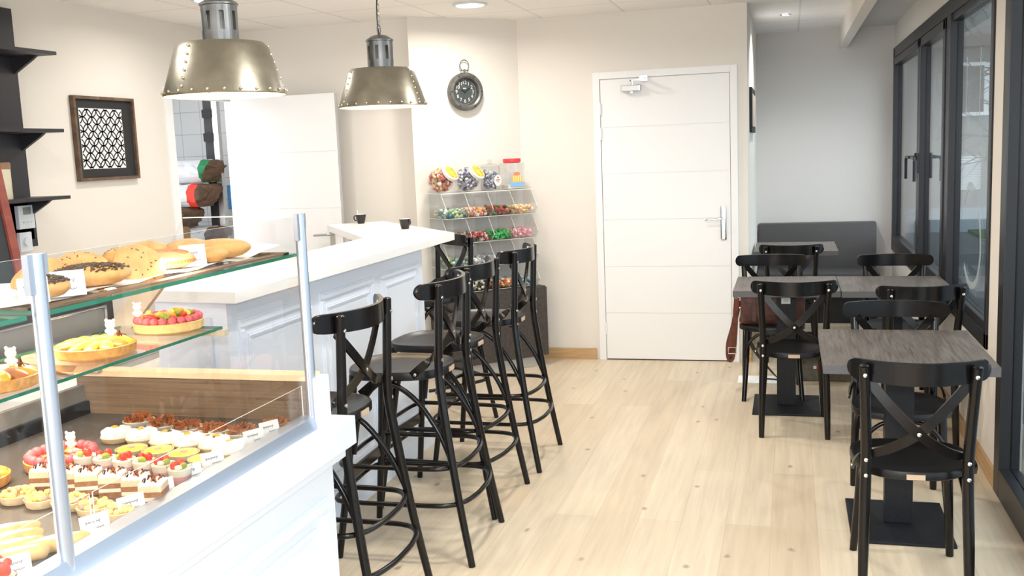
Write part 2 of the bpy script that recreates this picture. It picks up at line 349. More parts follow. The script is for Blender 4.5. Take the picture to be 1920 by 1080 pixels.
# left doorway frame and open leaf
f = thing('door_2', 'open white door folded back beside the storeroom doorway', 'door', (0, 0, 0)); f['kind'] = 'structure'
mb = MB(); mb.box(-4.12, -4.045, 6.015, 6.095, 0, 2.05).box(-4.12, -4.045, 6.875, 6.898, 0, 2.05).box(-4.12, -4.045, 6.015, 6.898, 2.05, 2.12)
mb.build('door_frame', M_door, f, 0, 0.003)
L_ = Matrix.Translation((-3.985, 6.76, 0)) @ Matrix.Rotation(math.radians(-3), 4, 'Z')
lf = MB()
for a, b in ((0.01, 0.42), (0.42, 0.83), (0.83, 1.24), (1.24, 1.65), (1.65, 2.06)): lf.box(0, 0.86, -0.02, 0.02, a + 0.001, b - 0.001, M=L_)
lf.box(0, 0.86, -0.016, 0.02, 0.01, 2.06, M=L_).build('door_leaf', M_door, f, 0)
MB().box(0.76, 0.80, -0.03, -0.02, 0.88, 1.10, M=L_).build('door_plate', M_steel, f, 0, 0.003)
MB().tube([(0.78, -0.03, 1.05), (0.78, -0.075, 1.05), (0.76, -0.085, 1.05), (0.66, -0.085, 1.045)], 0.009, 8, smooth=4, M=L_).build('door_handle', M_steel, f)

# ------------------------------------------------------------------ windows (right wall)
f = thing('window_1', 'long dark framed window beside the tables', 'window', (0, 0, 0)); f['kind'] = 'structure'
X0, X1 = 0.888, 0.96
mb = MB()
mb.box(X0, X1, 5.05, 9.58, 0.585, 0.66).box(X0, X1, 5.05, 9.58, 2.27, 2.355).box(X0, X1, 5.05, 5.10, 0.585, 2.355).box(X0, X1, 9.50, 9.58, 0.585, 2.355).box(X0, X1, 6.32, 6.46, 0.66, 2.27)
mb.box(X0 + 0.012, X1, 5.10, 6.32, 0.66, 0.70).box(X0 + 0.012, X1, 5.10, 6.32, 2.23, 2.27)
mb.build('window_frame', M_anth, f, 0, 0.004)
mb = MB().sheet(0.925, 0.931, 5.10, 6.32, 0.70, 2.23, 0).build('window_pane', [M_window, M_edge_green], f, 0)
for (a, b, hy) in ((6.47, 7.66, 7.60), (7.68, 9.49, 7.74)):
    mb = MB(); X2 = 0.880
    mb.box(X2, X1, a, b, 0.67, 0.73).box(X2, X1, a, b, 2.20, 2.26).box(X2, X1, a, a + 0.07, 0.67, 2.26).box(X2, X1, b - 0.07, b, 0.67, 2.26)
    s_ = mb.build('window_sash', M_anth, f, 0, 0.004)
    MB().sheet(0.915, 0.921, a + 0.07, b - 0.07, 0.73, 2.20, 0).build('window_pane', [M_window, M_edge_green], s_, 0)
    mb = MB(); mb.box(0.866, 0.880, hy - 0.015, hy + 0.015, 1.33, 1.47)
    d = 1 if hy > 7.7 else -1
    mb.tube([(0.87, hy, 1.44), (0.83, hy, 1.44), (0.83, hy + 0.05 * d, 1.44), (0.83, hy + 0.16 * d, 1.44), (0.83, hy + 0.19 * d, 1.42), (0.83, hy + 0.19 * d, 1.28)], 0.011, 8)
    mb.build('window_handle', M_anth, s_, 0)
# pale film lettering on the glass (only curved strokes can be made out)
M_film = mat('pale_window_film', (0.45, 0.48, 0.46), 0.6); M_film.node_tree.nodes['Principled BSDF'].inputs['Alpha'].default_value = 0.45
def stroke(pts, r): return MB().ribbon([(0.9245, y, z) for y, z in pts], [(1, 0, 0)] * len(pts), r, 0.001)
stroke([(5.55, 2.02), (5.55, 1.62), (5.50, 1.5), (5.38, 1.47), (5.30, 1.55)], 0.012).build('window_lettering', M_film, f)
stroke([(5.95, 2.0), (5.95, 1.75), (5.93, 1.60)], 0.010).build('window_lettering', M_film, f)
stroke([(5.95, 1.22), (5.80, 1.32), (5.6, 1.28), (5.48, 1.15), (5.45, 0.98), (5.55, 0.84), (5.75, 0.80), (5.92, 0.88)], 0.018).build('window_lettering', M_film, f)
# glass entrance door near right
f = thing('window_2', 'dark framed glazed door by the nearest table', 'window', (0, 0, 0)); f['kind'] = 'structure'
mb = MB(); mb.box(0.885, 0.97, 4.66, 4.77, 0, 2.42).box(0.885, 0.97, 0.6, 4.66, 0, 0.13).box(0.885, 0.97, 0.6, 4.66, 2.32, 2.42).box(0.885, 0.97, 2.6, 2.72, 0.13, 2.32).box(0.885, 0.97, 0.6, 0.7, 0.13, 2.32)
mb.build('window_frame', M_anth, f, 0, 0.004)
MB().sheet(0.93, 0.936, 2.72, 4.66, 0.13, 2.32, 0).build('window_pane', [M_window, M_edge_green], f, 0)
MB().sheet(0.93, 0.936, 0.7, 2.6, 0.13, 2.32, 0).build('window_pane', [M_window, M_edge_green], f, 0)

# ------------------------------------------------------------------ outside
o = MB().box(1.0, 30, -5, 60, -0.2, -0.12).build('outdoor_ground', mat('wet_asphalt', (0.07, 0.08, 0.09), 0.35, noise=(2, 0.3)), smooth=0); o['kind'] = 'structure'
o = MB().box(3.0, 9, 15.6, 18.9, -0.12, -0.07).build('lawn', mat('grass_green', (0.035, 0.085, 0.018), 0.9, noise=(3, 0.5)), smooth=0); tag(o, 'strip of green grass below the white building outside', 'grass', kind='stuff')
bd = thing('apartment_building', 'white rendered building seen through the window', 'building', (0, 19, 0))
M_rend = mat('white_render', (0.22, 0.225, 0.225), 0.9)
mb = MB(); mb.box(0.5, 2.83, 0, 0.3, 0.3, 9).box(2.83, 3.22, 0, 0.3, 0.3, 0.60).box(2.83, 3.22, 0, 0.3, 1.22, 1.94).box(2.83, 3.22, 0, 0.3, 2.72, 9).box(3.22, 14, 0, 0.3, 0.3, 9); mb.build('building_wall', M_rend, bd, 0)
MB().box(0.5, 14, -0.03, 0.3, -0.12, 0.3).build('building_plinth', mat('blue_grey_plinth', (0.33, 0.40, 0.46), 0.9), bd, 0)
MB().box(0.5, 14, -0.5, 0.3, 3.02, 3.2).build('cornice', mat('dark_cornice', (0.12, 0.11, 0.11), 0.8), bd, 0)
mb = MB(); mb.box(2.72, 3.33, -0.06, -0.005, 1.88, 1.94).box(2.72, 3.33, -0.06, -0.005, 2.72, 2.78).box(2.76, 2.83, -0.06, -0.005, 1.94, 2.72).box(3.22, 3.29, -0.06, -0.005, 1.94, 2.72)
wn = mb.build('building_window', mat('white_window_trim', (0.75, 0.77, 0.8), 0.7), bd, 0); MB().box(2.83, 3.22, 0.05, 0.07, 1.94, 2.72).build('dark_pane', mat('dark_outdoor_glass', (0.06, 0.06, 0.065), 0.15), wn, 0)
mb = MB()
for k in range(14): mb.box(2.83, 3.22, 0.06, 0.12, 0.61 + k * 0.044, 0.61 + k * 0.044 + 0.038)
mb.build('roller_shutter', mat('white_shutter', (0.66, 0.68, 0.7), 0.6), bd, 0)
# bare tree outside
random.seed(5)
tr = thing('bare_tree', 'leafless tree branches in front of the white building outside', 'tree', (3.75, 14.5, -0.12))
mb = MB(); mb.tube([(0, 0, 0), (0.05, 0, 1.2), (-0.03, 0.05, 2.4), (0.05, 0, 4.2)], [0.08, 0.07, 0.05, 0.02], 8, smooth=5); mb.build('trunk', mat('grey_bark', (0.13, 0.11, 0.10), 0.9), tr)
mb = MB()
def limb(p, d, ln, r, lv):
    pts = [p]; q = Vector(p); dd = Vector(d)
    for i in range(5):
        dd = (dd + Vector((random.uniform(-.25, .25), random.uniform(-.2, .2), random.uniform(-.3, .28)))).normalized(); q = q + dd * ln / 5; pts.append(q.copy())
        if lv > 0 and i > 0: limb(q, (dd + Vector((random.uniform(-.8, .8), random.uniform(-.5, .5), random.uniform(-.6, .8)))), ln * 0.55, r * 0.55, lv - 1)
    mb.tube(pts, [r, r * 0.35], 5)
for i in range(11): limb((0, 0, 1.2 + i * 0.24), (-1 if i % 3 else 0.8, random.uniform(-.5, .3), random.uniform(-.15, .35)), 1.7, 0.02, 2)
mb.build('branches', mat('grey_bark', (0.13, 0.11, 0.10), 0.9), tr)

# ------------------------------------------------------------------ ceiling fittings
M_lamp = mat('lit_diffuser', (1, 1, 1), 0.5, emit=((1.0, 0.94, 0.84), 9))
DL = ['between the clock wall and the far pendant', 'above the near pendant', 'nearest the white door', 'above the worktop', 'over the middle of the aisle', 'above the pastry case', 'over the entrance aisle', 'nearest the front wall', 'in the near left corner']
for (x, y), t_ in zip(DOWN, DL):
    t = thing('ceiling_downlight', 'round white recessed ceiling downlight ' + t_, 'ceiling light', (x, y, CZ), group='recessed ceiling downlights')
    MB().lathe([(0.095, -0.001), (0.115, -0.002), (0.115, -0.010), (0.095, -0.012), (0.090, -0.004)], 32).build('light_ring', M_white, t)
    MB().lathe([(0.0001, -0.006), (0.092, -0.006), (0.092, -0.0055), (0.0001, -0.0055)], 32).build('light_diffuser', M_lamp, t)
t = thing('ceiling_spotlight', 'small lit spotlight in the ceiling of the seating recess', 'ceiling light', (-0.02, 8.24, CZ))
MB().lathe([(0.03, -0.001), (0.045, -0.002), (0.042, -0.008), (0.03, -0.010)], 24).build('light_ring', M_chrome, t)
MB().lathe([(0.0001, -0.005), (0.03, -0.005), (0.03, -0.004)], 24).build('light_bulb', mat('bright_bulb', (1, 1, 1), 0.5, emit=((1, 1, 1), 25)), t)

def pendant(x, y, z, label, rot):
    t = thing('pendant_lamp', label, 'lamp', (x, y, z), rot, 'riveted metal pendant lamps over the bar')
    mb = MB(); mb.lathe([(0.229, 0.0), (0.232, 0.004), (0.176, 0.178), (0.158, 0.198), (0.07, 0.206), (0.068, 0.204), (0.156, 0.196), (0.174, 0.176), (0.227, 0.002), (0.229, 0.0)], 64, mis=[0, 0, 0, 0, 0, 1, 1, 1, 1])
    mb.build('lamp_shade', [M_zinc, M_shade_in], t, 40)
    rv = []
    for k in range(24):
        a = 2 * PI * k / 24; rv.append((0.232 * math.cos(a), 0.232 * math.sin(a), 0.014))
    for k in range(3):
        a = 2 * PI * k / 3 + 0.3
        for j in range(6): zz = 0.03 + j * 0.030; rr = 0.231 - (zz / 0.178) * 0.056 + 0.001; rv.append((rr * math.cos(a), rr * math.sin(a), zz))
    r0 = MB().ball((0, 0, 0), 0.0058, 8, 5).build('rivet', mat('pale_brass_rivet', (0.75, 0.68, 0.5), 0.25, 1), t)
    for k, q in enumerate(rv):
        o = r0 if k == 0 else r0.copy()
        if k: COL.objects.link(o)
        o.location = q
    mb = MB(); n = 48; R = 0.068     # slotted neck
    zz = [0.205, 0.245, 0.315, 0.340]
    for i in range(3):
        for j in range(n):
            if i == 1 and j % 6 in (0, 1): continue
            a, b = 2 * PI * j / n, 2 * PI * (j + 1) / n
            for r0, r1 in ((R, R - 0.002),):
                q = [(r0 * math.cos(a), r0 * math.sin(a)), (r0 * math.cos(b), r0 * math.sin(b)), (r1 * math.cos(b), r1 * math.sin(b)), (r1 * math.cos(a), r1 * math.sin(a))]
                mb.prism(q, zz[i], zz[i + 1])
    mb.lathe([(R, 0.338), (0.073, 0.340), (0.073, 0.346), (0.066, 0.352), (0.042, 0.367), (0.012, 0.375), (0.0001, 0.377)], 32)
    mb.build('lamp_neck', M_zinc_d, t, 30)
    MB().tube([(0.022 * math.cos(a), 0, 0.400 + 0.026 * math.sin(a)) for a in [2 * PI * k / 20 for k in range(20)]], 0.003, 6, closed=True).build('hanging_ring', M_zinc_d, t)
    top = CZ - z; zc = 0.417; mb = MB(); k = 0
    while zc < top - 0.01:
        pts = [(0.008 * math.cos(a), 0.0, 0.018 * math.sin(a)) for a in [2 * PI * q / 12 for q in range(12)]]
        Mx = Matrix.Translation((0, 0, zc + 0.012)) @ Matrix.Rotation(PI / 2 * (k % 2), 4, 'Z')
        mb.tube(pts, 0.0022, 5, closed=True, M=Mx); zc += 0.029; k += 1
    mb.build('chain', M_chrome, t)
    MB().tube([(0.0, 0.0, 0.375), (-0.014, 0, 0.42), (-0.016, 0, 0.48), (-0.004, 0, 0.58), (0.004, 0, top)], 0.003, 6, smooth=6).build('power_cord', M_blk, t)
    MB().lathe([(0.0001, top - 0.03), (0.03, top - 0.03), (0.05, top - 0.001), (0.0001, top - 0.001)], 24).build('ceiling_rose', M_zinc_d, t)
    MB().ball((0, 0, 0.09), (0.03, 0.03, 0.042), 16, 10).cyl((0, 0, 0.125), (0, 0, 0.20), 0.014).build('light_bulb', mat('bulb_glow', (1, 0.9, 0.7), 0.5, emit=((1, 0.8, 0.5), 14)), t)
    l = light('pendant_bulb_light', 'POINT', (x, y, z + 0.035), 6, (1, 0.78, 0.5), 0.03)
pendant(-2.10, 3.52, 1.853, 'riveted aged metal pendant lamp nearer the pastry case, larger in view', 2.1)
pendant(-2.07, 5.03, 1.855, 'riveted aged metal pendant lamp farther along the bar', 1.6)

# ------------------------------------------------------------------ cross-back seating
def seat_mesh(hw, hd, z, th=0.032):
    def outline(s, n=40):
        o = []
        for k in range(n):
            a = 2 * PI * k / n; cx, cy = math.cos(a), math.sin(a); ex = 0.72
            x = math.copysign(abs(cx) ** ex, cx) * hw * s; y = math.copysign(abs(cy) ** ex, cy) * hd * s
            x *= 0.93 + 0.09 * (y / hd); o.append((x, y))
        return o
    mb = MB(); rings = [(0.95, -th), (1.0, -th + 0.006), (1.0, -0.006), (0.985, 0), (0.93, 0.0), (0.90, -0.005), (0.5, -0.009), (0.05, -0.010)]
    n = 40; vs = []; fs = []
    for s_, dz in rings: vs += [(x, y, z + dz) for x, y in outline(s_)]
    for i in range(len(rings) - 1):
        for j in range(n): fs.append((i * n + j, i * n + (j + 1) % n, (i + 1) * n + (j + 1) % n, (i + 1) * n + j))
    fs.append(tuple(range(n))[::-1]); fs.append(tuple((len(rings) - 1) * n + j for j in range(n)))
    return mb.add(vs, fs)
def top_rail(hw, y0, zc, hh, bow):
    P = []; n = 36
    mb = MB(); vs = []; th = 0.016
    for i in range(n + 1):
        u = math.sin(-PI / 2 + PI * i / n); x = hw * u; y = y0 - bow * (1 - u * u)
        h_ = hh * (1 - 0.12 * u * u) * (1 if abs(u) < 0.88 else math.sqrt(max(0.004, 1 - ((abs(u) - 0.88) / 0.12) ** 2)))
        for dy, dz in ((-th / 2, -1), (th / 2, -1), (th / 2, 1), (-th / 2, 1)): vs.append((x, y + dy, zc - 0.007 * (1 - u * u) + 0.004 + dz * h_))
    fs = [(3, 2, 1, 0), tuple(n * 4 + j for j in range(4))]
    for i in range(n):
        for j in range(4): fs.append((i * 4 + j, i * 4 + (j + 1) % 4, i * 4 + 4 + (j + 1) % 4, i * 4 + 4 + j))
    return mb.add(vs, fs)
def rivet(p, d, parent):
    d = Vector(d).normalized(); q = Vector(p)
    o = MB().tube([q - d * 0.004, q + d * 0.0015, q + d * 0.0032], [0.0068, 0.0068, 0.003], 10).build('rivet', M_chrome, parent)
def cross_back(t, pw, yt, zt, ys, zs, hw):
    """X brace between posts: pw post half width, yt/zt post top, ys/zs at the seat"""
    for s_ in (-1, 1):
        k = 0.004 * s_
        pts = [(s_ * (pw - 0.008), yt + 0.013, zt - 0.055), (s_ * pw * 0.5, yt + 0.0 + k, zt - 0.055 - (zt - zs) * 0.24), (0, yt - 0.003 + k, zt - 0.055 - (zt - zs) * 0.46), (-s_ * pw * 0.55, (yt + ys) / 2 + 0.012 + k, zs + (zt - zs) * 0.22), (-s_ * (pw + 0.012), ys + 0.035, zs + 0.045), (-s_ * (hw * 0.965), ys + 0.10, zs - 0.01)]
        nor = [(0, -1, 0)] * 3 + [(s_ * 0.2, -1, 0), (s_ * 0.75, -0.6, 0), (s_ * 1, -0.15, 0)]
        MB().ribbon(pts, nor, 0.0165, 0.009).build('back_brace', M_black, t)
        rivet((-s_ * (hw * 0.965 + 0.005), ys + 0.085, zs - 0.005), (-s_, 0, 0), t)
    rivet((0, yt - 0.012, zt - 0.055 - (zt - zs) * 0.46), (0, -1, 0), t); rivet((0, yt + 0.006, zt - 0.055 - (zt - zs) * 0.46), (0, 1, 0), t)
def make_chair(name, label):
    t = thing(name, label, 'chair'); zs = 0.462
    s_ = seat_mesh(0.212, 0.205, zs).build('seat', M_seat, t, 50)
    MB().box(-0.03, 0.03, -0.2085, -0.2005, zs - 0.026, zs - 0.008).build('maker_tag', M_tag, s_, 0)
    for s in (-1, 1):
        MB().tube([(s * .172, -.235, 0), (s * .168, -.222, .22), (s * .162, -.212, .46), (s * .164, -.235, .62), (s * .174, -.275, .845)], [.0145, .018, .019, .0185, .018, .017], 12, smooth=6).ball((s * .174, -.275, .845), (.017, .017, .006), 12, 6).build('rear_leg', M_black, t, 60)
        MB().tube([(s * .150, .150, zs - .02), (s * .158, .170, .25), (s * .175, .225, .0)], [.0185, .017, .0145], 12, smooth=6).build('front_leg', M_black, t, 60)
        MB().tube([(s * .168, -.222, .25), (s * .165, -.19, .34), (s * .16, -.10, .405), (s * .155, -.02, .422), (s * .152, .06, .405), (s * .155, .14, .34), (s * .160, .178, .24)], .009, 8, smooth=4).build('side_brace', M_black, t, 60)
        for zz, yy in ((.815, -.290), (.508, -.234), (.452, -.2305)): rivet((s * (.172 if zz > .6 else .163), yy, zz), (0, -1, 0), t)
        rivet((s * .172, -.243, .828), (0, 1, 0), t)
    MB().tube([(-.160, .178, .24), (-.150, .172, .34), (-.09, .165, .405), (0, .163, .42), (.09, .165, .405), (.150, .172, .34), (.160, .178, .24)], .009, 8, smooth=4).build('front_brace', M_black, t, 60)
    top_rail(0.225, -0.206, 0.825, 0.038, 0.095).build('top_rail', M_black, t, 60)
    cross_back(t, .165, -.262, .845, -.212, zs, .205)
    return t
def make_stool(name, label):
    t = thing(name, label, 'stool'); zs = 0.758
    s_ = seat_mesh(0.212, 0.205, zs, 0.036).build('seat', M_seat, t, 50)
    MB().box(-0.03, 0.03, -0.2085, -0.2005, zs - 0.028, zs - 0.010).build('maker_tag', M_tag, s_, 0)
    for s in (-1, 1):
        MB().tube([(s * .240, -.325, 0), (s * .220, -.272, .30), (s * .200, -.226, .62), (s * .190, -.213, .76), (s * .190, -.218, .90), (s * .194, -.228, 1.10)], [.0135, .016, .0175, .0165, .0155], 12, smooth=6).ball((s * .194, -.228, 1.10), (.0155, .0155, .006), 12, 6).build('rear_leg', M_black, t, 60)
        MB().tube([(s * .160, .155, zs - .02), (s * .185, .185, .40), (s * .225, .235, .0)], [.0175, .016, .0135], 12, smooth=6).build('front_leg', M_black, t, 60)
        MB().tube([(s * .208, -.255, .40), (s * .200, -.205, .52), (s * .188, -.12, .64), (s * .175, -.02, .705), (s * .170, .06, .70), (s * .172, .13, .60), (s * .178, .165, .42)], .011, 8, smooth=4).build('side_brace', M_black, t, 60)
        for zz, yy in ((1.055, -.242), (.812, -.231), (.745, -.229)): rivet((s * .192, yy, zz), (0, -1, 0), t)
        rivet((s * .19, -.195, 1.09), (0, 1, 0), t)
    top_rail(0.257, -0.156, 1.078, 0.035, 0.105).build('top_rail', M_black, t, 60)
    cross_back(t, .182, -.212, 1.10, -.205, zs, .205)
    def hoop(z, k, yf, yr):
        w_ = .238 * k
        return MB().tube([(-w_, yf * .6, z), (-w_ * 1.01, 0, z), (-w_, yr * .72, z), (-w_ * .80, yr * .98, z), (-w_ * .4, yr * 1.08, z), (0, yr * 1.10, z), (w_ * .4, yr * 1.08, z), (w_ * .80, yr * .98, z), (w_, yr * .72, z), (w_ * 1.01, 0, z), (w_, yf * .6, z), (w_ * .86, yf, z), (0, yf * 1.04, z), (-w_ * .86, yf, z)], .010, 8, closed=True, smooth=4)
    hoop(.385, 0.96, .215, -.262).build('foot_ring', M_black, t, 60)
    hoop(.245, 1.05, .235, -.292).build('foot_ring', M_black, t, 60)
    MB().box(-.19, .19, .19, .205, .30, .345).build('foot_rest', M_black, t, 0, 0.003)
    return t
R = math.radians
# stools: (x, y, facing angle) local +Y is the way the sitter faces; world facing -X is rz=+90deg
stool = make_stool('bar_stool', 'black cross-back bar stool nearest the pastry case, foremost at the bar')
stool.location = (-1.598, 3.07, 0); stool.rotation_euler = (0, 0, R(90)); G = 'black cross-back stools along the bar'; stool['group'] = G
dup(stool, (-1.525, 3.768, 0), R(92), 'black cross-back bar stool, second from the pastry case along the bar', G)
dup(stool, (-1.560, 4.305, 0), R(87), 'black cross-back bar stool, third from the pastry case along the bar', G)
dup(stool, (-1.530, 4.94, 0), R(90), 'black cross-back bar stool, last along the long bar front, beside the sweet stand', G)
dup(stool, (-2.105, 5.585, 0), R(140), 'black cross-back bar stool tucked under the angled far end of the bar', G)
GC = 'black cross-back chairs at the dining tables'
ch = make_chair('dining_chair', 'black cross-back chair nearest the camera, its back to the viewer')
ch.location = (0.415, 3.735, 0); ch['group'] = GC
dup(ch, (0.022, 5.70, 0), R(1), 'black cross-back chair on the near side of the left middle table', GC)
dup(ch, (-0.105, 6.47, 0), R(182), 'black cross-back chair behind the middle table, carrying the brown satchel', GC)
dup(ch, (0.640, 6.42, 0), R(181), 'black cross-back chair behind the middle table by the window', GC)
dup(ch, (0.015, 7.62, 0), R(0), 'black cross-back chair at the far table in front of the bench', GC)
dup(ch, (0.600, 5.52, 0), R(11), 'turned black cross-back chair on the near side of the right middle table', GC)
dup(ch, (0.458, 4.50, 0), R(180), 'black cross-back chair behind the nearest table, facing the viewer', GC)

# ------------------------------------------------------------------ tables
def table(label, x0, x1, y0, y1, sticker=False, base=(0.39, 0.49)):
    cx, cy = (x0 + x1) / 2, (y0 + y1) / 2
    t = thing('cafe_table', label, 'table', (cx, cy, 0), group='grey-brown topped pedestal tables')
    hx, hy = (x1 - x0) / 2, (y1 - y0) / 2
    mb = MB(); mb.box(-hx, hx, -hy, hy, 0.715, 0.748, 1).box(-hx, hx, -hy, hy, 0.748, 0.750, 0)
    mb.build('tabletop', [M_tabletop, M_tableedge], t, 0)
    MB().box(-0.055, 0.055, -0.03, 0.03, 0.012, 0.70).build('column', M_darkmetal, t, 0, 0.003)
    MB().box(-base[0] / 2, base[0] / 2, -base[1] / 2, base[1] / 2, 0, 0.012).build('base_plate', M_darkmetal, t, 0, 0.002)
    MB().box(-0.2, 0.2, -0.03, 0.03, 0.70, 0.715).box(-0.03, 0.03, -0.2, 0.2, 0.70, 0.715).build('top_bracket', M_darkmetal, t, 0)
    if sticker:
        s = MB().box(-0.028, 0.024, -0.0315, -0.0303, 0.632, 0.668).build('sticker', M_paper, t, 0)
        mb = MB()
        for k in range(3): mb.box(-0.016, 0.012, -0.0318, -0.0315, 0.643 + k * 0.006, 0.645 + k * 0.006)
        mb.build('print', M_ink, s, 0)
    return t
table('small grey-brown pedestal table nearest the camera', 0.125, 0.742, 3.90, 4.65)
table('left grey-brown table of the joined middle pair, beside the satchel', -0.312, 0.279, 5.835, 6.475, True, (0.39, 0.47))
table('right grey-brown table of the joined middle pair, by the window', 0.283, 0.875, 5.82, 6.465, False, (0.39, 0.47))
table('far grey-brown table in front of the padded bench', -0.262, 0.362, 7.95, 8.70)

# padded bench in the recess
t = thing('padded_bench', 'dark grey padded banquette against the recess wall', 'bench', (0.228, 9.3, 0))
MB().box(-0.50, 0.525, 0.15, 0.29, 0.36, 0.845).build('backrest', M_couch, t, 40, 0.025)
MB().box(-0.50, 0.525, -0.30, 0.16, 0.30, 0.44).build('seat_cushion', M_couch, t, 40, 0.02)
MB().box(-0.48, 0.505, -0.26, 0.27, 0.0, 0.30).build('bench_base', M_blk, t, 0)
# narrow picture on the recess return wall
t = thing('wall_picture', 'narrow dark framed picture seen edge-on past the white door', 'picture', (-0.28, 8.1, 1.83))
MB().box(0, 0.02, -0.38, 0.38, -0.165, 0.165).build('frame', M_blk, t, 0)
MB().box(0.02, 0.023, -0.33, 0.33, -0.12, 0.12).build('picture_panel', mat('beige_print', (0.5, 0.42, 0.33), 0.7), t, 0)

# ------------------------------------------------------------------ satchel, camera bag, paper, pen
t = thing('leather_satchel', 'brown leather satchel resting on a chair behind the middle table', 'bag', (-0.09, 6.44, 0.462))
MB().box(-0.205, 0.185, -0.07, 0.07, 0.0, 0.20).build('bag_body', M_brownleather, t, 40, 0.02)
MB().box(-0.195, 0.175, -0.088, -0.072, 0.055, 0.205).box(-0.195, 0.175, -0.088, 0.06, 0.205, 0.218).build('flap', M_brownleather, t, 40, 0.006)
for x in (-0.12, 0.10): MB().box(x - 0.013, x + 0.013, -0.094, -0.088, 0.02, 0.20).build('buckle_strap', M_brownleather, t, 0, 0.002)
MB().tube([(-0.06, -0.01, 0.218), (-0.05, -0.01, 0.245), (0.03, -0.01, 0.245), (0.04, -0.01, 0.218)], 0.008, 8, smooth=4).build('handle', M_brownleather, t)
MB().tube([(-0.213, -0.03, 0.17), (-0.222, -0.03, 0.19), (-0.235, -0.03, 0.185), (-0.235, -0.03, 0.16), (-0.22, -0.03, 0.155)], 0.004, 6, closed=True).cyl((-0.206, -0.03, 0.10), (-0.212, -0.03, 0.10), 0.008).build('strap_hook', M_chrome, t)
st = MB().ribbon([(-0.228, -0.03, 0.165), (-0.236, -0.03, 0.05), (-0.244, -0.03, -0.08), (-0.252, -0.03, -0.17), (-0.262, -0.03, -0.225), (-0.275, -0.03, -0.235), (-0.283, -0.02, -0.20), (-0.28, -0.01, -0.13), (-0.255, 0.0, -0.04), (-0.235, 0.0, 0.05), (-0.215, 0.0, 0.14)], [(-0.4, -1, 0)] * 11, 0.018, 0.004).build('shoulder_strap', M_brownleather, t, 60)
mb = MB(); mb.tube([(-0.282, -0.04, -0.155), (-0.235, -0.04, -0.155), (-0.235, -0.04, -0.195), (-0.282, -0.04, -0.195)], 0.003, 6, closed=True); mb.build('strap_buckle', M_chrome, st)
t = thing('camera_bag', 'khaki grey camera bag with small red and white badge on the floor', 'bag', (0.23, 6.93, 0))
MB().box(-0.17, 0.17, -0.11, 0.11, 0.0, 0.155).build('bag_body', M_greybag, t, 40, 0.025)
MB().box(-0.165, 0.165, -0.115, 0.115, 0.150, 0.185).build('bag_lid', mat('olive_lid', (0.16, 0.15, 0.09), 0.85), t, 40, 0.012)
MB().box(-0.055, -0.02, -0.1125, -0.109, 0.075, 0.105).build('badge', [mat('red_badge', (0.55, 0.04, 0.04), 0.6)], t, 0)
MB().box(-0.075, -0.056, -0.1125, -0.109, 0.085, 0.105).build('badge', [M_paper], t, 0)
MB().ribbon([(0.15, -0.05, 0.18), (0.05, -0.09, 0.215), (-0.08, -0.09, 0.205), (-0.16, -0.04, 0.17)], [(0, -0.5, 1)] * 4, 0.018, 0.004).build('carry_strap', M_blk, t, 60)
o = MB().ribbon([(-0.205, 6.52, 0.46), (-0.235, 6.50, 0.40), (-0.24, 6.49, 0.33), (-0.20, 6.48, 0.255), (-0.14, 6.50, 0.17), (-0.05, 6.56, 0.06), (0.04, 6.66, 0.012)], [(-1, -0.6, 0.3)] * 7, 0.017, 0.004).build('hanging_strap', mat('black_webbing', (0.02, 0.018, 0.018), 0.7), smooth=60)
tag(o, 'black webbing strap dangling from the chair with the satchel to the floor', 'strap')
o = MB().box(-0.15, 0.15, -0.105, 0.105, 0, 0.0015, M=Matrix.Translation((-0.185, 6.84, 0.0)) @ Matrix.Rotation(0.02, 4, 'Z')).build('paper_sheet', M_paper, smooth=0); tag(o, 'white sheet of paper on the floor under the satchel chair', 'paper')
o = MB().cyl((-0.16, 6.84, 0.007), (-0.07, 6.82, 0.007), 0.005, n=8, mi=0).cyl((-0.07, 6.82, 0.007), (-0.03, 6.812, 0.007), 0.005, n=8, mi=1).build('pen', [M_blk, M_chrome]); tag(o, 'black and silver pen lying on the paper on the floor', 'pen')

# ------------------------------------------------------------------ bar counter
def frame_mould(mb, face, a0, a1, z0, z1, at, out, wd=0.035, th=0.012):
    """rectangular raised moulding on a vertical face; face 'x' runs along y at x=at, 'y' runs along x at y=at; out = +-1"""
    for (p0, p1, q0, q1) in ((a0, a1, z0, z0 + wd), (a0, a1, z1 - wd, z1), (a0, a0 + wd, z0 + wd, z1 - wd), (a1 - wd, a1, z0 + wd, z1 - wd)):
        for k, (ins, tk) in enumerate(((0, th * 0.55), (0.008, th))):
            lo, hi = at, at + out * tk
            if lo > hi: lo, hi = hi, lo
            P0, P1, Q0, Q1 = p0 + ins, p1 - ins, q0 + ins, q1 - ins
            if k == 1:
                if p1 - p0 > q1 - q0: P0, P1 = p0 + ins, p1 - ins
            if face == 'x': mb.box(lo, hi, P0, P1, Q0, Q1)
            else: mb.box(P0, P1, lo, hi, Q0, Q1)
t = thing('bar_counter', 'white panelled bar counter with thick white top and angled far leg', 'counter', (0, 0, 0))
MB().prism([(-1.862, 3.085), (-1.842, 5.43), (-2.72, 6.50), (-3.03, 6.25), (-2.29, 5.18), (-2.27, 3.13)], 1.108, 1.15).build('countertop', M_counter, t, 0, 0.003)
MB().box(-2.22, -1.93, 3.13, 5.12, 0.08, 1.108).build('counter_body', M_bluewhite, t, 0)
MB().prism([(-2.60, 6.28), (-2.62, 6.40), (-2.88, 6.20), (-2.80, 6.10)], 0, 1.108).build('support_panel', M_bluewhite, t, 0)
MB().box(-2.20, -1.915, 3.15, 5.12, 0.0, 0.08).build('plinth', M_bluewhite, t, 0)
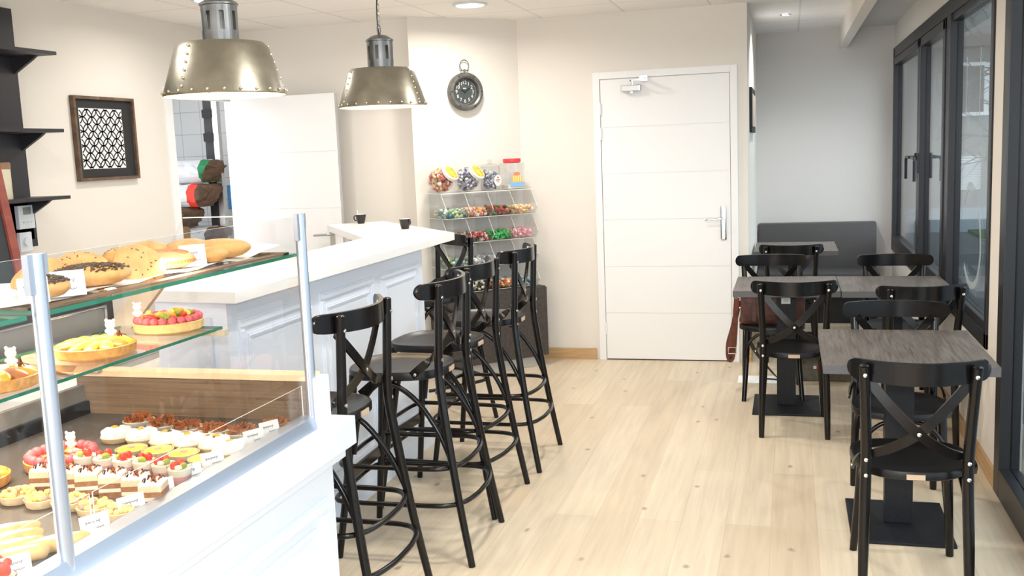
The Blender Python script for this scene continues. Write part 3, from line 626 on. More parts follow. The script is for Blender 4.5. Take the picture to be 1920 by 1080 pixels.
for a0, a1 in ((3.20, 3.78), (3.86, 4.44), (4.52, 5.06)):
    mb = MB(); frame_mould(mb, 'x', a0, a1, 0.20, 1.03, -1.93, 1); frame_mould(mb, 'x', a0 + 0.06, a1 - 0.06, 0.26, 0.97, -1.93, 1, 0.02, 0.008)
    mb.build('panel_moulding', M_bluewhite, t, 0)
MB().box(-1.932, -1.918, 3.13, 5.12, 0.08, 0.15).build('skirting', M_bluewhite, t, 0)
MB().box(-2.17, -1.99, 3.118, 3.13, 0.15, 1.05).build('end_panel', M_white, t, 0)
# cups and paper on the bar
def cup(label, x, y, spoon, rz):
    t = thing('espresso_cup', label, 'cup', (x, y, 1.15), rz, 'black espresso cups on the bar')
    MB().lathe([(0.0001, 0.0), (0.022, 0.0), (0.024, 0.004), (0.030, 0.025), (0.036, 0.062), (0.0345, 0.062), (0.028, 0.026), (0.02, 0.006), (0.0001, 0.006)], 28, mis=[0, 0, 0, 0, 1, 1, 1, 1]).build('cup_body', [mat('black_glazed_china', (0.012, 0.010, 0.010), 0.12), mat('white_china', (0.85, 0.85, 0.85), 0.2)], t)
    MB().tube([(0.033, 0, 0.050), (0.050, 0, 0.052), (0.056, 0, 0.038), (0.048, 0, 0.022), (0.030, 0, 0.022)], 0.004, 8, smooth=5).build('handle', mat('black_glazed_china', (0.012, 0.010, 0.010), 0.12), t)
    if spoon: MB().tube([(0.0, 0.0, 0.012), (0.03, 0.0, 0.09)], 0.0025, 6).ball((0, 0, 0.012), (0.01, 0.006, 0.004)).build('spoon', M_white, t)
cup('black espresso cup with white spoon on the angled end of the bar', -2.80, 6.30, True, R(170))
cup('black espresso cup without spoon near the bar corner', -2.27, 5.76, False, R(75))
o = MB().box(-0.075, 0.075, -0.05, 0.05, 0, 0.003, M=Matrix.Translation((-2.47, 5.74, 1.15)) @ Matrix.Rotation(R(12), 4, 'Z')).build('drink_menu', [M_paper], smooth=0); tag(o, 'thin white menu card lying flat on the bar between the cups', 'menu')

# ------------------------------------------------------------------ clock on the angled wall
D = Vector((0.7156, 0.6985, 0)); Nw = Vector((0.6985, -0.7156, 0)); A0 = Vector((-2.58, 6.79, 0))
def wallM(s, off, z):
    p = A0 + D * s + Nw * off + Vector((0, 0, z))
    return Matrix(((D.x, 0, Nw.x, p.x), (D.y, 0, Nw.y, p.y), (0, 1, 0, p.z), (0, 0, 0, 1)))   # local x along wall, y up, z out
t = thing('wall_clock', 'round dark metal pocket-watch wall clock on the angled wall', 'clock'); t.matrix_world = wallM(0.42, 0.0, 2.036)
M_cl = mat('weathered_grey_metal', (0.16, 0.155, 0.145), 0.45, 0.6, noise=(25, 0.25)); M_dial = mat('slate_dial', (0.055, 0.065, 0.065), 0.6, noise=(40, 0.2)); M_num = mat('pale_numerals', (0.75, 0.75, 0.72), 0.6)
MB().lathe([(0.128, 0), (0.136, 0.01), (0.136, 0.045), (0.128, 0.056), (0.112, 0.058), (0.100, 0.050), (0.096, 0.03), (0.096, 0.015)], 56).build('clock_case', M_cl, t)
dl = MB().lathe([(0.0001, 0.016), (0.097, 0.016)], 48).build('clock_dial', M_dial, t)
for k in range(6): a = PI * k / 3; MB().ball((0.120 * math.cos(a), 0.120 * math.sin(a), 0.057), (0.006, 0.006, 0.003), 8, 4).build('bezel_screw', M_blk, t)
for k in range(1, 13):
    a = PI / 2 - k * PI / 6; text_mesh('numeral', str(k), 0.036 if k != 12 else 0.038, M_num, dl, Matrix.Translation((0.066 * math.cos(a), 0.066 * math.sin(a), 0.017)))
mb = MB()
for k in range(60): a = 2 * PI * k / 60; mb.box(0.088, 0.091, -0.0012, 0.0012, 0.0165, 0.0172, M=Matrix.Rotation(a, 4, 'Z'))
mb.build('minute_track', M_num, dl, 0)
mb = MB(); mb.box(-0.013, 0.013, 0.022, 0.028, 0.017, 0.0176); mb.build('dial_lettering', M_num, dl, 0)
MB().box(-0.01, 0.045, -0.003, 0.003, 0.021, 0.022, M=Matrix.Rotation(R(38), 4, 'Z')).build('minute_hand', M_blk, t, 0)
MB().box(-0.008, 0.032, -0.004, 0.004, 0.019, 0.020, M=Matrix.Rotation(R(150), 4, 'Z')).build('hour_hand', M_blk, t, 0)
MB().cyl((0, 0.133, 0.028), (0, 0.160, 0.028), 0.007).cyl((-0.03, 0.150, 0.028), (0.03, 0.150, 0.028), 0.004).build('winding_crown', M_cl, t)
MB().tube([(0.036 * math.cos(a), 0.186 + 0.040 * math.sin(a), 0.028) for a in [R(-62 + 304 * k / 20) for k in range(21)]], 0.0035, 8).build('hanging_loop', M_cl, t)

# ------------------------------------------------------------------ sweet stand on the angled wall
t = thing('sweet_stand_cabinet', 'dark wood cabinet under the clear sweet bins', 'cabinet'); t.matrix_world = wallM(0.495, 0.005, 0)
MB().box(-0.43, 0.38, 0.075, 0.598, 0.0, 0.295).build('cabinet_body', M_darkwood, t, 0, 0.002)
for a, b in ((-0.43, -0.026), (-0.022, 0.38)): MB().box(a + 0.002, b, 0.08, 0.592, 0.295, 0.311).build('cabinet_door', M_darkwood, t, 0, 0.002)
MB().box(-0.40, 0.35, 0.0, 0.075, 0.02, 0.26).build('plinth', mat('pale_plinth', (0.55, 0.52, 0.47), 0.6), t, 0)
MB().box(0.3805, 0.382, 0.36, 0.43, 0.14, 0.17).build('label_tag', M_paper, t, 0)
t = thing('sweet_dispenser', 'clear acrylic dispenser with four tiers of sweet bins on the cabinet', 'dispenser'); BM = wallM(0.455, 0.0, 0); t.matrix_world = BM
Z0, TH = 0.605, 0.1775; W0 = -0.365; CW = 0.1825
prof = [(0.02, 0.0), (0.27, 0.0), (0.32, 0.055), (0.235, TH - 0.006), (0.02, TH - 0.006)]    # (out, up)
for k in range(4):
    z = Z0 + k * TH; mb = MB()
    mb.sheet(W0, -W0, z, z + 0.004, 0.02, 0.27, 1).sheet(W0, -W0, z, z + TH - 0.004, 0.016, 0.02, 2)
    def slab(a, b, th=0.003):    # a, b = (out, up) ends of a sheet spanning the width
        vs = [(W0, z + a[1], a[0]), (-W0, z + a[1], a[0]), (-W0, z + b[1], b[0]), (W0, z + b[1], b[0])]
        vs += [(x, y, q + th) for x, y, q in vs]; mb.add(vs, [(0, 3, 2, 1), (4, 5, 6, 7)], 0); mb.add(vs, [(0, 1, 5, 4), (1, 2, 6, 5), (2, 3, 7, 6), (3, 0, 4, 7)], 1)
    slab(prof[1], prof[2]); slab((0.30, 0.08), prof[3])
    bn = mb.build('bin_tier', [M_acrylic, M_edge_white], t, 0)
    for j in range(5):
        x = W0 + j * CW - 0.0015; mb = MB(); vs = [(x, z + u, o_) for o_, u in prof] + [(x + 0.003, z + u, o_) for o_, u in prof]; n = 5
        mb.add(vs, [tuple(range(5)), tuple(range(9, 4, -1))], 0); mb.add(vs, [(i, (i + 1) % 5, (i + 1) % 5 + 5, i + 5) for i in range(5)], 1)
        mb.build('bin_divider', [M_acrylic, M_edge_white], bn, 0)
MB().sheet(W0 - 0.01, -W0 + 0.01, Z0 + 4 * TH, Z0 + 4 * TH + 0.005, 0.016, 0.25, 1).build('top_shelf', [M_acrylic, M_edge_white], t, 0)
random.seed(3)
PAL = {
 'teal': [(0.10, 0.32, 0.36), (0.35, 0.55, 0.55), (0.75, 0.8, 0.65), (0.05, 0.2, 0.2), (0.6, 0.62, 0.25)],
 'fizzy pink and yellow': [(0.85, 0.2, 0.25), (0.9, 0.55, 0.15), (0.9, 0.5, 0.5), (0.8, 0.75, 0.6), (0.5, 0.7, 0.2)],
 'dark red and green': [(0.35, 0.03, 0.04), (0.05, 0.05, 0.05), (0.05, 0.3, 0.05), (0.7, 0.12, 0.03), (0.3, 0.05, 0.12)],
 'pale yellow': [(0.9, 0.75, 0.3), (0.85, 0.55, 0.3), (0.9, 0.85, 0.7), (0.75, 0.25, 0.2), (0.9, 0.8, 0.4)],
 'grey striped': [(0.4, 0.42, 0.42), (0.1, 0.1, 0.1), (0.7, 0.7, 0.7)],
 'cherry red': [(0.45, 0.03, 0.06), (0.6, 0.1, 0.1), (0.12, 0.12, 0.1), (0.75, 0.65, 0.6)],
 'bright green': [(0.02, 0.45, 0.08), (0.02, 0.3, 0.05), (0.1, 0.55, 0.2)],
 'sugared pink': [(0.9, 0.45, 0.5), (0.95, 0.65, 0.68), (0.9, 0.35, 0.4)],
 'white wrapped': [(0.75, 0.75, 0.75), (0.3, 0.35, 0.36), (0.85, 0.83, 0.8)],
 'silver wrapped': [(0.6, 0.62, 0.66), (0.8, 0.8, 0.82), (0.4, 0.42, 0.45)],
 'coral': [(0.85, 0.35, 0.25), (0.8, 0.7, 0.65), (0.85, 0.5, 0.4)],
 'cream chocolate': [(0.8, 0.65, 0.4), (0.85, 0.75, 0.55), (0.12, 0.06, 0.03)],
 'black and white striped': [(0.9, 0.88, 0.82), (0.04, 0.03, 0.03), (0.85, 0.7, 0.45)],
 'orange': [(0.9, 0.2, 0.04), (0.85, 0.5, 0.15), (0.9, 0.85, 0.8)],
 'sea blue': [(0.1, 0.35, 0.42), (0.4, 0.55, 0.58), (0.7, 0.75, 0.75)]}
ROWS = [['cream chocolate', 'black and white striped', 'orange', 'sea blue'], ['teal', 'white wrapped', 'silver wrapped', 'coral'], ['grey striped', 'cherry red', 'bright green', 'sugared pink'], ['teal', 'fizzy pink and yellow', 'dark red and green', 'pale yellow']]
TN = ['bottom', 'second lowest', 'second highest', 'top']; CN = ['leftmost', 'second', 'third', 'rightmost']
for k in range(4):
    for j in range(4):
        nm = ROWS[k][j]; mb = MB(); x0 = W0 + j * CW + 0.014; x1 = x0 + CW - 0.03; z = Z0 + k * TH + 0.013
        for i in range(120):
            x = random.uniform(x0, x1); lay = i % 4; o_ = random.uniform(0.06, 0.262 if lay == 0 else 0.278); r = random.uniform(0.008, 0.0125)
            mb.ball((x, z + lay * 0.014 + random.uniform(0, 0.008), o_), (r * 1.5, r, r), 6, 4, rot=(random.random() * 3, random.random() * 3, random.random() * 3))
        o = mb.build('sweets', island('sweets_' + nm.replace(' ', '_'), PAL[nm]), smooth=60); o.matrix_world = BM
        tag(o, f'{nm} sweets in the {CN[j]} bin of the {TN[k]} tier', 'sweets', 'sweets in the acrylic bins', 'stuff')
# jars on top
ZT = Z0 + 4 * TH + 0.005
def jarM(s, off, tilt=0, tw=0):
    return wallM(0.455 + s, off, ZT) @ Matrix.Rotation(-PI / 2, 4, 'X') @ Matrix.Rotation(tw, 4, 'Z') @ Matrix.Rotation(tilt, 4, 'X')
def fill(label, name, nm, cols, c, rr, n, M, r0=0.010):
    mb = MB()
    for i in range(n):
        a = random.random() * 6.28; q = math.sqrt(random.random()) ; zz = random.random()
        r = random.uniform(r0 * 0.8, r0 * 1.2); e = 1 if rr[3] == 'cyl' else math.sqrt(max(0.05, 1 - (zz * 2 - 1) ** 2 * 0.85))
        mb.ball((c[0] + (rr[0] - r * 1.5) * q * e * math.cos(a), c[1] + (rr[1] - r * 1.5) * q * e * math.sin(a), c[2] + r + zz * rr[2]), (r * 1.5, r, r), 6, 4, rot=(random.random() * 3, random.random() * 3, 0))
    o = mb.build(name, island(nm, cols), smooth=60); o.matrix_world = M; tag(o, label, 'sweets', 'sweets in the jars', 'stuff')
M_jar = glass('jar_plastic', (0.95, 0.96, 0.96), 1.2, 1.35)
M_lidy = mat('yellow_orange_lid', (0.90, 0.50, 0.06), 0.4, noise=(35, 0.5)); M_lidw = mat('white_lid_rim', (0.85, 0.82, 0.78), 0.4)
for i, (s, nm, cols, lb) in enumerate(((-0.315, 'sweets_red_mix', [(0.5, 0.12, 0.09), (0.65, 0.25, 0.17), (0.75, 0.55, 0.3), (0.55, 0.16, 0.12), (0.75, 0.62, 0.56)], 'red'), (-0.105, 'sweets_violet_mix', [(0.22, 0.22, 0.32), (0.45, 0.44, 0.52), (0.6, 0.55, 0.62), (0.15, 0.15, 0.2), (0.7, 0.68, 0.68)], 'violet'))):
    Mj = jarM(s, 0.13, 0, 0.0)
    t = thing('candy_jar', f'tilted round clear jar of {lb} sweets with yellow lid on the stand', 'jar', group='jars on the sweet stand'); t.matrix_world = Mj
    MB().ball((0, 0, 0.088), (0.092, 0.088, 0.087), 28, 16).build('jar_body', M_jar, t)
    Ml = Matrix.Translation((0.045, -0.052, 0.128)) @ Matrix.Rotation(R(52), 4, Vector((1, 0.55, 0)))
    MB().lathe([(0.052, 0.0), (0.064, 0.0), (0.066, 0.02), (0.062, 0.026), (0.055, 0.027)], 32, M=Ml).build('lid_rim', M_lidw, t)
    MB().lathe([(0.057, 0.0255), (0.0001, 0.0268)], 32, M=Ml).build('lid', M_lidy, t)
    fill(f'{lb} wrapped sweets inside the tilted round jar', 'sweets', nm, cols, (0, 0, 0.010), (0.094, 0.090, 0.140, 'sph'), 330, Mj, 0.011)
t = thing('candy_jar', 'upright clear glass jar with glass lid and round white label', 'jar', group='jars on the sweet stand'); Mj = jarM(0.085, 0.13); t.matrix_world = Mj
MB().lathe([(0.0001, 0.002), (0.068, 0.002), (0.072, 0.008), (0.072, 0.165), (0.066, 0.175), (0.064, 0.175), (0.069, 0.16), (0.069, 0.01), (0.0001, 0.006)], 36).build('jar_body', M_jar, t)
MB().lathe([(0.082, 0.176), (0.080, 0.182), (0.03, 0.190), (0.012, 0.195), (0.018, 0.212), (0.012, 0.222), (0.0001, 0.224)], 32).build('lid', M_jar, t)
lb = MB().lathe([(0.0001, 0.074), (0.040, 0.0738), (0.040, 0.073)], 28, M=Matrix.Translation((0, 0, 0.07)) @ Matrix.Rotation(R(20), 4, 'Z') @ Matrix.Rotation(PI / 2, 4, 'X')).build('jar_label', M_paper, t)
Lx = Matrix.Translation((0, 0, 0.07)) @ Matrix.Rotation(R(20), 4, 'Z')
MB().box(-0.024, 0.024, -0.0752, -0.0745, 0.0, 0.006, M=Lx).box(-0.012, 0.012, -0.0752, -0.0745, -0.012, -0.009, M=Lx).box(-0.006, 0.008, -0.0752, -0.0745, 0.016, 0.026, M=Lx).build('label_print', mat('dark_red_print', (0.4, 0.03, 0.05), 0.6), lb, 0)
fill('violet sweets inside the upright glass jar', 'sweets', 'sweets_violet_mix', None, (0, 0, 0.008), (0.064, 0.064, 0.115, 'cyl'), 200, Mj)
t = thing('candy_jar', 'tall clear plastic tub with red lid and printed picture', 'jar', group='jars on the sweet stand'); t.matrix_world = jarM(0.27, 0.13)
MB().prism([(x * 0.074, y * 0.066) for x, y in [(-1, -.8), (-.8, -1), (.8, -1), (1, -.8), (1, .8), (.8, 1), (-.8, 1), (-1, .8)]], 0.002, 0.19).build('jar_body', M_jar, t, 0)
MB().lathe([(0.0001, 0.222), (0.064, 0.222), (0.066, 0.218), (0.066, 0.196), (0.062, 0.194), (0.055, 0.19)], 36).build('lid', mat('red_plastic', (0.75, 0.03, 0.04), 0.35), t)
Lx = Matrix.Translation((0, -0.067, 0))
lb = MB().box(-0.055, 0.055, -0.0006, 0.0006, 0.02, 0.048, M=Lx).build('blue_print_band', mat('sky_blue_print', (0.25, 0.5, 0.8), 0.5), t, 0)
mb = MB()
for k in range(9): mb.box(-0.040 + k * 0.0095, -0.033 + k * 0.0095, -0.0012, 0.0002, 0.052, 0.092 + 0.012 * math.sin(k / 8 * PI), M=Lx, mi=k % 2)
mb.ball((0, -0.067, 0.11), (0.028, 0.002, 0.016), 12, 6, mi=2)
mb.build('printed_picture', [mat('gold_print', (0.85, 0.5, 0.08), 0.5), mat('yellow_print', (0.9, 0.75, 0.2), 0.5), mat('orange_red_print', (0.8, 0.25, 0.15), 0.5)], t, 0)
MB().box(-0.065, 0.065, -0.055, 0.055, 0.004, 0.03).build('tub_filling', mat('pale_sweets', (0.75, 0.72, 0.66), 0.6), t, 0)

# ------------------------------------------------------------------ left wall: picture, black shelving, controls
t = thing('lattice_picture', 'wood framed black picture with white lattice pattern on the left wall', 'picture'); PM = Matrix(((0, 0, 1, -4.06), (1, 0, 0, 5.366), (0, 1, 0, 1.771), (0, 0, 0, 1))); t.matrix_world = PM
HW, HH = 0.285, 0.252
mb = MB()
for (a, b, c, d) in ((-HW, HW, HH - 0.018, HH), (-HW, HW, -HH, -HH + 0.018), (-HW, -HW + 0.018, -HH + 0.018, HH - 0.018), (HW - 0.018, HW, -HH + 0.018, HH - 0.018)): mb.box(a, b, c, d, 0, 0.03)
mb.build('frame', grain('weathered_frame_wood', (0.06, 0.035, 0.02), (0.20, 0.12, 0.075), (12, 12, 12), 0.7), t, 0)
MB().box(-HW + 0.018, HW - 0.018, -HH + 0.018, HH - 0.018, 0, 0.012).build('black_mount', mat('charcoal_mount', (0.018, 0.018, 0.018), 0.7), t, 0)
LW, LH = 0.200, 0.181; LC = -0.03
MB().box(-LW + LC, LW + LC, -LH, LH, 0.012, 0.0135).build('white_panel', M_paper, t, 0)
mb = MB(); s_ = 0.086; rr = s_ * 0.72
def seg(a, b, hw=0.0044):
    d = Vector(b) - Vector(a); n = Vector((-d.y, d.x)).normalized() * hw
    q = [(a[0] + n.x, a[1] + n.y), (a[0] - n.x, a[1] - n.y), (b[0] - n.x, b[1] - n.y), (b[0] + n.x, b[1] + n.y)]
    mb.add([(x, y, 0.0142) for x, y in q], [(0, 1, 2, 3)])
for i in range(-5, 6):
    for j in range(-5, 6):
        cx, cy = LC + i * s_, j * s_
        for (ox, oy) in ((0, 0), (s_ / 2, s_ / 2)):
            P = [(cx + ox + s_ * 0.5 * math.cos(2 * PI * k / 28), cy + oy + s_ * 0.5 * math.sin(2 * PI * k / 28)) for k in range(29)]
            for a, b in zip(P, P[1:]):
                if all(abs(q[0] - LC) < LW and abs(q[1]) < LH for q in (a, b)): seg(a, b)
for i in range(-12, 13):
    for sg in (1, -1):
        c0 = i * s_; n = 60; pts = [(LC + LW * (-1 + 2 * k / n), sg * (LW * (-1 + 2 * k / n)) + c0) for k in range(n + 1)]
        for a, b in zip(pts, pts[1:]):
            if all(abs(q[1]) < LH for q in (a, b)): pass
mb.build('lattice_pattern', mat('charcoal_mount', (0.018, 0.018, 0.018), 0.7), t, 0)
t = thing('wall_shelf_unit', 'black shelving unit with bracketed shelves on the left wall', 'shelf', (-4.06, 4.65, 0))
MB().box(0.0, 0.035, -1.9, 0.0, 1.22, 2.46).build('back_board', M_blackshelf, t, 0)
MB().box(0.0, 0.035, -0.25, 0.02, 1.18, 1.42).build('back_board', M_blackshelf, t, 0)
for z in (2.205, 1.795, 1.435):
    sh = MB().box(0.035, 0.27, -1.9, 0.03, z, z + 0.018).build('shelf_board', M_blackshelf, t, 0)
    for y in (-0.03, -0.8, -1.6): MB().prism([(0.035, -0.09), (0.16, -0.02), (0.19, 0.0), (0.035, 0.0)], 0, 0.02, M=Matrix.Translation((0, y, z)) @ Matrix(((1, 0, 0, 0), (0, 0, 1, 0), (0, 1, 0, 0), (0, 0, 0, 1)))).build('shelf_bracket', M_blackshelf, sh, 0)
t = thing('storage_tin', 'cream coloured tin at the left edge on the lowest black shelf', 'tin', (-3.93, 4.33, 1.453))
MB().lathe([(0.0001, 0), (0.055, 0), (0.057, 0.004), (0.057, 0.17), (0.0001, 0.171)], 32).build('tin_body', mat('cream_tin', (0.72, 0.66, 0.48), 0.4), t)
MB().lathe([(0.059, 0.155), (0.059, 0.185), (0.055, 0.19), (0.0001, 0.19)], 32).build('lid', mat('brown_tin_lid', (0.30, 0.16, 0.08), 0.4), t)
t = thing('thermostat', 'white digital thermostat with grey screen above the round dial', 'thermostat', (-4.02, 4.575, 1.345))
MB().box(0, 0.025, -0.062, 0.055, -0.062, 0.065).build('housing', M_white, t, 0, 0.004)
MB().box(0.025, 0.026, -0.028, 0.030, 0.015, 0.055).build('screen', mat('grey_lcd', (0.22, 0.24, 0.22), 0.3), t, 0)
for y in (-0.03, 0.0, 0.03): MB().box(0.025, 0.028, y - 0.006, y + 0.006, -0.030, -0.022).build('button', mat('pale_grey_button', (0.6, 0.6, 0.6), 0.4), t, 0)
t = thing('dimmer_switch', 'square white rotary dimmer below the digital thermostat', 'switch', (-4.02, 4.555, 1.215))
MB().box(0, 0.02, -0.045, 0.045, -0.055, 0.05).build('switch_plate', M_white, t, 0, 0.003)
MB().cyl((0.02, 0, 0), (0.034, 0, 0), 0.024, n=24).build('knob', M_white, t)

# ------------------------------------------------------------------ storeroom behind the left doorway
o = struct(MB().box(-7.0, -4.2, 8.2, 8.3, 0, 2.6).build('wall_storeroom', M_tiles, smooth=0))
o = struct(MB().box(-7.0, -4.2, 5.0, 8.3, -0.06, 0).build('floor', mat('grey_plaster', (0.5, 0.5, 0.5), 0.9), smooth=0))
struct(MB().box(-7.0, -4.2, 5.0, 8.3, 2.6, 2.66).build('ceiling', mat('grey_plaster', (0.5, 0.5, 0.5), 0.9), smooth=0))
struct(MB().box(-7.1, -7.0, 5.0, 8.3, 0, 2.6).build('wall_storeroom_side', mat('grey_plaster', (0.5, 0.5, 0.5), 0.9), smooth=0))
light('storeroom_lamp', 'AREA', (-5.3, 6.9, 2.55), 5, (0.9, 0.95, 1), 0.5)
t = thing('storage_rack', 'dark metal storage rack with steel upright in the storeroom', 'rack', (-4.74, 7.75, 0))
MB().box(-0.10, 0.0, -0.02, 0.02, 0, 2.2).build('upright', mat('black_rack', (0.03, 0.03, 0.035), 0.5), t, 0)
MB().box(0.0, 0.05, -0.05, 0.0, 0, 2.2).build('steel_upright', M_steel, t, 0)
for z in (1.78, 1.98): MB().box(-0.09, 0.0, -0.06, -0.02, z, z + 0.07).build('rack_clip', M_blk, t, 0)
MB().box(-1.0, -0.10, -0.5, 0.3, 0.86, 0.90).build('rack_shelf', mat('black_rack', (0.03, 0.03, 0.035), 0.5), t, 0)
M_sackw = mat('white_sack_paper', (0.62, 0.64, 0.66), 0.8, bump=(14, 0.5)); M_kraft = mat('brown_kraft_end', (0.10, 0.06, 0.035), 0.85, noise=(18, 0.4))
def sack(label, x, y, z, L_, rx, rz_, stripe, endn=2, kend=0.62, endcol=M_kraft, name='flour_sack'):
    t = thing(name, label, 'sack', (x, y, z), group='flour sacks stacked in the storeroom')
    mb = MB(); n = 24; m = 14; vs = []; fs = []; mi = []
    for i in range(m + 1):
        u = i / m; k = min(1, 0.55 + 1.8 * min(u, 1 - u) ** 0.6) if 0 < u < 1 else (kend if u == 1 else 0.42)
        for j in range(n):
            a = 2 * PI * j / n; e = 0.5; cx = math.copysign(abs(math.cos(a)) ** e, math.cos(a)); cz = math.copysign(abs(math.sin(a)) ** e, math.sin(a))
            cr = 0.010 * math.sin(j * 2.3 + i * 1.7 + y * 40) + 0.006 * math.sin(j * 5.1 - i * 2.2); vs.append((-L_ + L_ * u + (0.035 * cz if i >= m - 1 else 0) + cr, (rx + cr) * k * cx, rz_ + rz_ * 0.97 * k * cz * (1 - 0.25 * (abs(cx) > .8)) + (0.4 * cr if cz > 0 else 0)))
    for i in range(m):
        for j in range(n): fs.append((i * n + j, i * n + (j + 1) % n, (i + 1) * n + (j + 1) % n, (i + 1) * n + j)); mi.append(1 if (stripe and i in stripe[1]) else (2 if i >= m - 2 else 0))
    fs += [tuple(range(n))[::-1], tuple(m * n + j for j in range(n))]; mi += [0, 2]
    mi = [2 if (k < m * n and k // n >= m - endn) else q for k, q in enumerate(mi)]; mb.v = vs; mb.f = fs; mb.m = mi
    mb.build('sack_body', [M_sackw, stripe[0] if stripe else M_sackw, endcol], t, 60)
GRN = mat('green_print', (0.02, 0.22, 0.09), 0.7); RED = mat('red_print', (0.75, 0.05, 0.03), 0.7)
sack('white flour sack with green band, topmost of the stack', -4.66, 7.60, 1.43, 0.60, 0.17, 0.10, (GRN, (12,)), 1, 0.45)
sack('white flour sack with red printed end, second from the top', -4.68, 7.54, 1.23, 0.55, 0.17, 0.10, (RED, (10, 11)), 2)
sack('white flour sack with thin green stripes, third from the top', -4.83, 7.48, 1.06, 0.50, 0.17, 0.09, (GRN, (8,)), 4)
sack('grey-white flour sack at the bottom of the stack', -4.66, 7.62, 0.90, 0.60, 0.17, 0.08, None)
o = MB().tube([(-5.2, 7.30, 1.24), (-5.08, 7.29, 1.25), (-4.98, 7.28, 1.21), (-4.93, 7.28, 1.19)], 0.014, 8, smooth=5).build('cable', M_blk); tag(o, 'thick black cable in front of the flour sacks', 'cable')
for i, x in enumerate((-4.86, -4.73)):
    o = MB().lathe([(0.0001, 0), (0.055, 0), (0.058, 0.02), (0.058, 0.82), (0.05, 0.84), (0.0001, 0.845)], 20).build('cardboard_tube', mat('brown_cardboard', (0.20, 0.11, 0.05), 0.8)); o.location = (x, 7.22, 0.0)
    o.location = (x, 7.12, 0.0); o.scale = (1, 1, 1.3); tag(o, ('left' if i == 0 else 'right') + ' brown cardboard tube standing below the flour sacks', 'tube', 'brown tubes in the storeroom')
o = MB().box(-4.945, -4.85, 8.192, 8.199, 1.17, 1.39).build('blue_notice', mat('blue_notice_board', (0.06, 0.25, 0.55), 0.6), smooth=0); tag(o, 'plain blue notice on the storeroom tiles', 'notice')

# ------------------------------------------------------------------ pastry display case
XF = -1.35; YE = 2.61; YN = 1.555; ZTR = 0.835
case = thing('display_case', 'white panelled glass pastry display case with aluminium posts', 'display case', (0, 0, 0))
mb = MB(); mb.box(-2.16, -1.325, 0.2, 2.665, 0.03, 0.70); mb.build('case_body', M_white, case, 0)
for a0, a1 in ((1.62, 2.60), (0.55, 1.52)):
    mb = MB(); frame_mould(mb, 'x', a0, a1, 0.14, 0.61, -1.325, 1, 0.04, 0.014); frame_mould(mb, 'x', a0 + 0.07, a1 - 0.07, 0.21, 0.54, -1.325, 1, 0.02, 0.008); mb.build('panel_moulding', M_white, case, 0)
mb = MB(); frame_mould(mb, 'y', -2.08, -1.40, 0.14, 0.61, 2.665, 1, 0.04, 0.014); mb.build('panel_moulding', M_white, case, 0)
mb = MB(); mb.box(-1.375, -1.285, 0.2, 2.76, 0.728, 0.815).box(-2.18, -1.375, 2.63, 2.76, 0.728, 0.815).box(-1.375, -1.30, 0.2, 2.71, 0.70, 0.728).box(-2.16, -1.375, 2.63, 2.71, 0.70, 0.728)
mb.build('ledge', M_white, case, 0, 0.003)
MB().prism([(-1.375, 0.815), (-1.332, 0.815), (-1.340, 0.852), (-1.375, 0.858)], 0.2, 2.60, M=Matrix(((1, 0, 0, 0), (0, 0, 1, 0), (0, 1, 0, 0), (0, 0, 0, 1)))).build('front_rail', M_alu, case, 0)
MB().box(-2.14, -1.375, 0.2, 2.63, 0.70, ZTR).build('tray_floor', mat('grey_steel_tray', (0.13, 0.12, 0.11), 0.4, 0.4), case, 0)
MB().box(-2.16, -1.36, 2.612, 2.63, ZTR, 0.965).build('end_board', M_casewood, case, 0)
mb = MB(); mb.box(-2.17, -1.345, 2.63, 2.665, 0.815, 0.965).box(-1.345, -1.318, 2.60, 2.665, 0.815, 0.965); mb.build('end_cap', M_white, case, 0)
MB().box(-2.16, -1.345, 2.604, 2.665, 0.955, 0.974).build('end_board_rim', mat('light_beech_rim', (0.80, 0.62, 0.40), 0.5), case, 0, 0.002)
MB().box(-2.155, -2.135, 0.2, 2.612, ZTR + 0.03, 0.925).build('back_panel', mat('grey_inner_steel', (0.30, 0.29, 0.27), 0.4, 0.5), case, 0)
MB().box(-2.14, -2.12, 0.2, 2.612, ZTR, ZTR + 0.04).build('tray_lip', M_blk, case, 0)
for y in (YE, YN):
    p_ = MB().cyl((XF, y, 0.815), (XF, y, 1.445), 0.0155, n=24).build('post', M_alu, case)
    MB().box(XF - 0.007, XF + 0.007, y - 0.028, y - 0.014, 1.37, 1.445).box(XF - 0.007, XF + 0.007, y + 0.014, y + 0.024, 1.405, 1.445).build('glass_clamp', M_alu, p_, 0)
M_thin = [M_glass, M_edge_white]
MB().sheet(XF - 0.002, XF + 0.002, YN + 0.02, YE - 0.016, 0.852, 1.440, 0).build('front_glass', M_thin, case, 0)
MB().sheet(XF - 0.002, XF + 0.002, 0.3, YN - 0.02, 0.852, 1.440, 0).build('front_glass', M_thin, case, 0)
MB().prism([(XF - 0.02, 1.44), (-1.729, 1.44), (-2.02, 0.975), (XF - 0.02, 0.975)], YE - 0.002, YE + 0.003, M=Matrix(((1, 0, 0, 0), (0, 0, 1, 0), (0, 1, 0, 0), (0, 0, 0, 1)))).build('end_glass', [M_glass], case, 0)
MB().box(-1.729, XF - 0.02, YE - 0.002, YE + 0.003, 1.44, 1.443).build('end_glass_rim', M_edge_white, case, 0)
MB().sheet(-1.80, XF - 0.006, 0.3, YN - 0.03, 1.325, 1.334, 2).build('upper_shelf', [M_glass, M_edge_green], case, 0)
MB().sheet(-1.80, XF - 0.006, YN + 0.03, YE - 0.02, 1.325, 1.334, 2).build('upper_shelf', [M_glass, M_edge_green], case, 0)
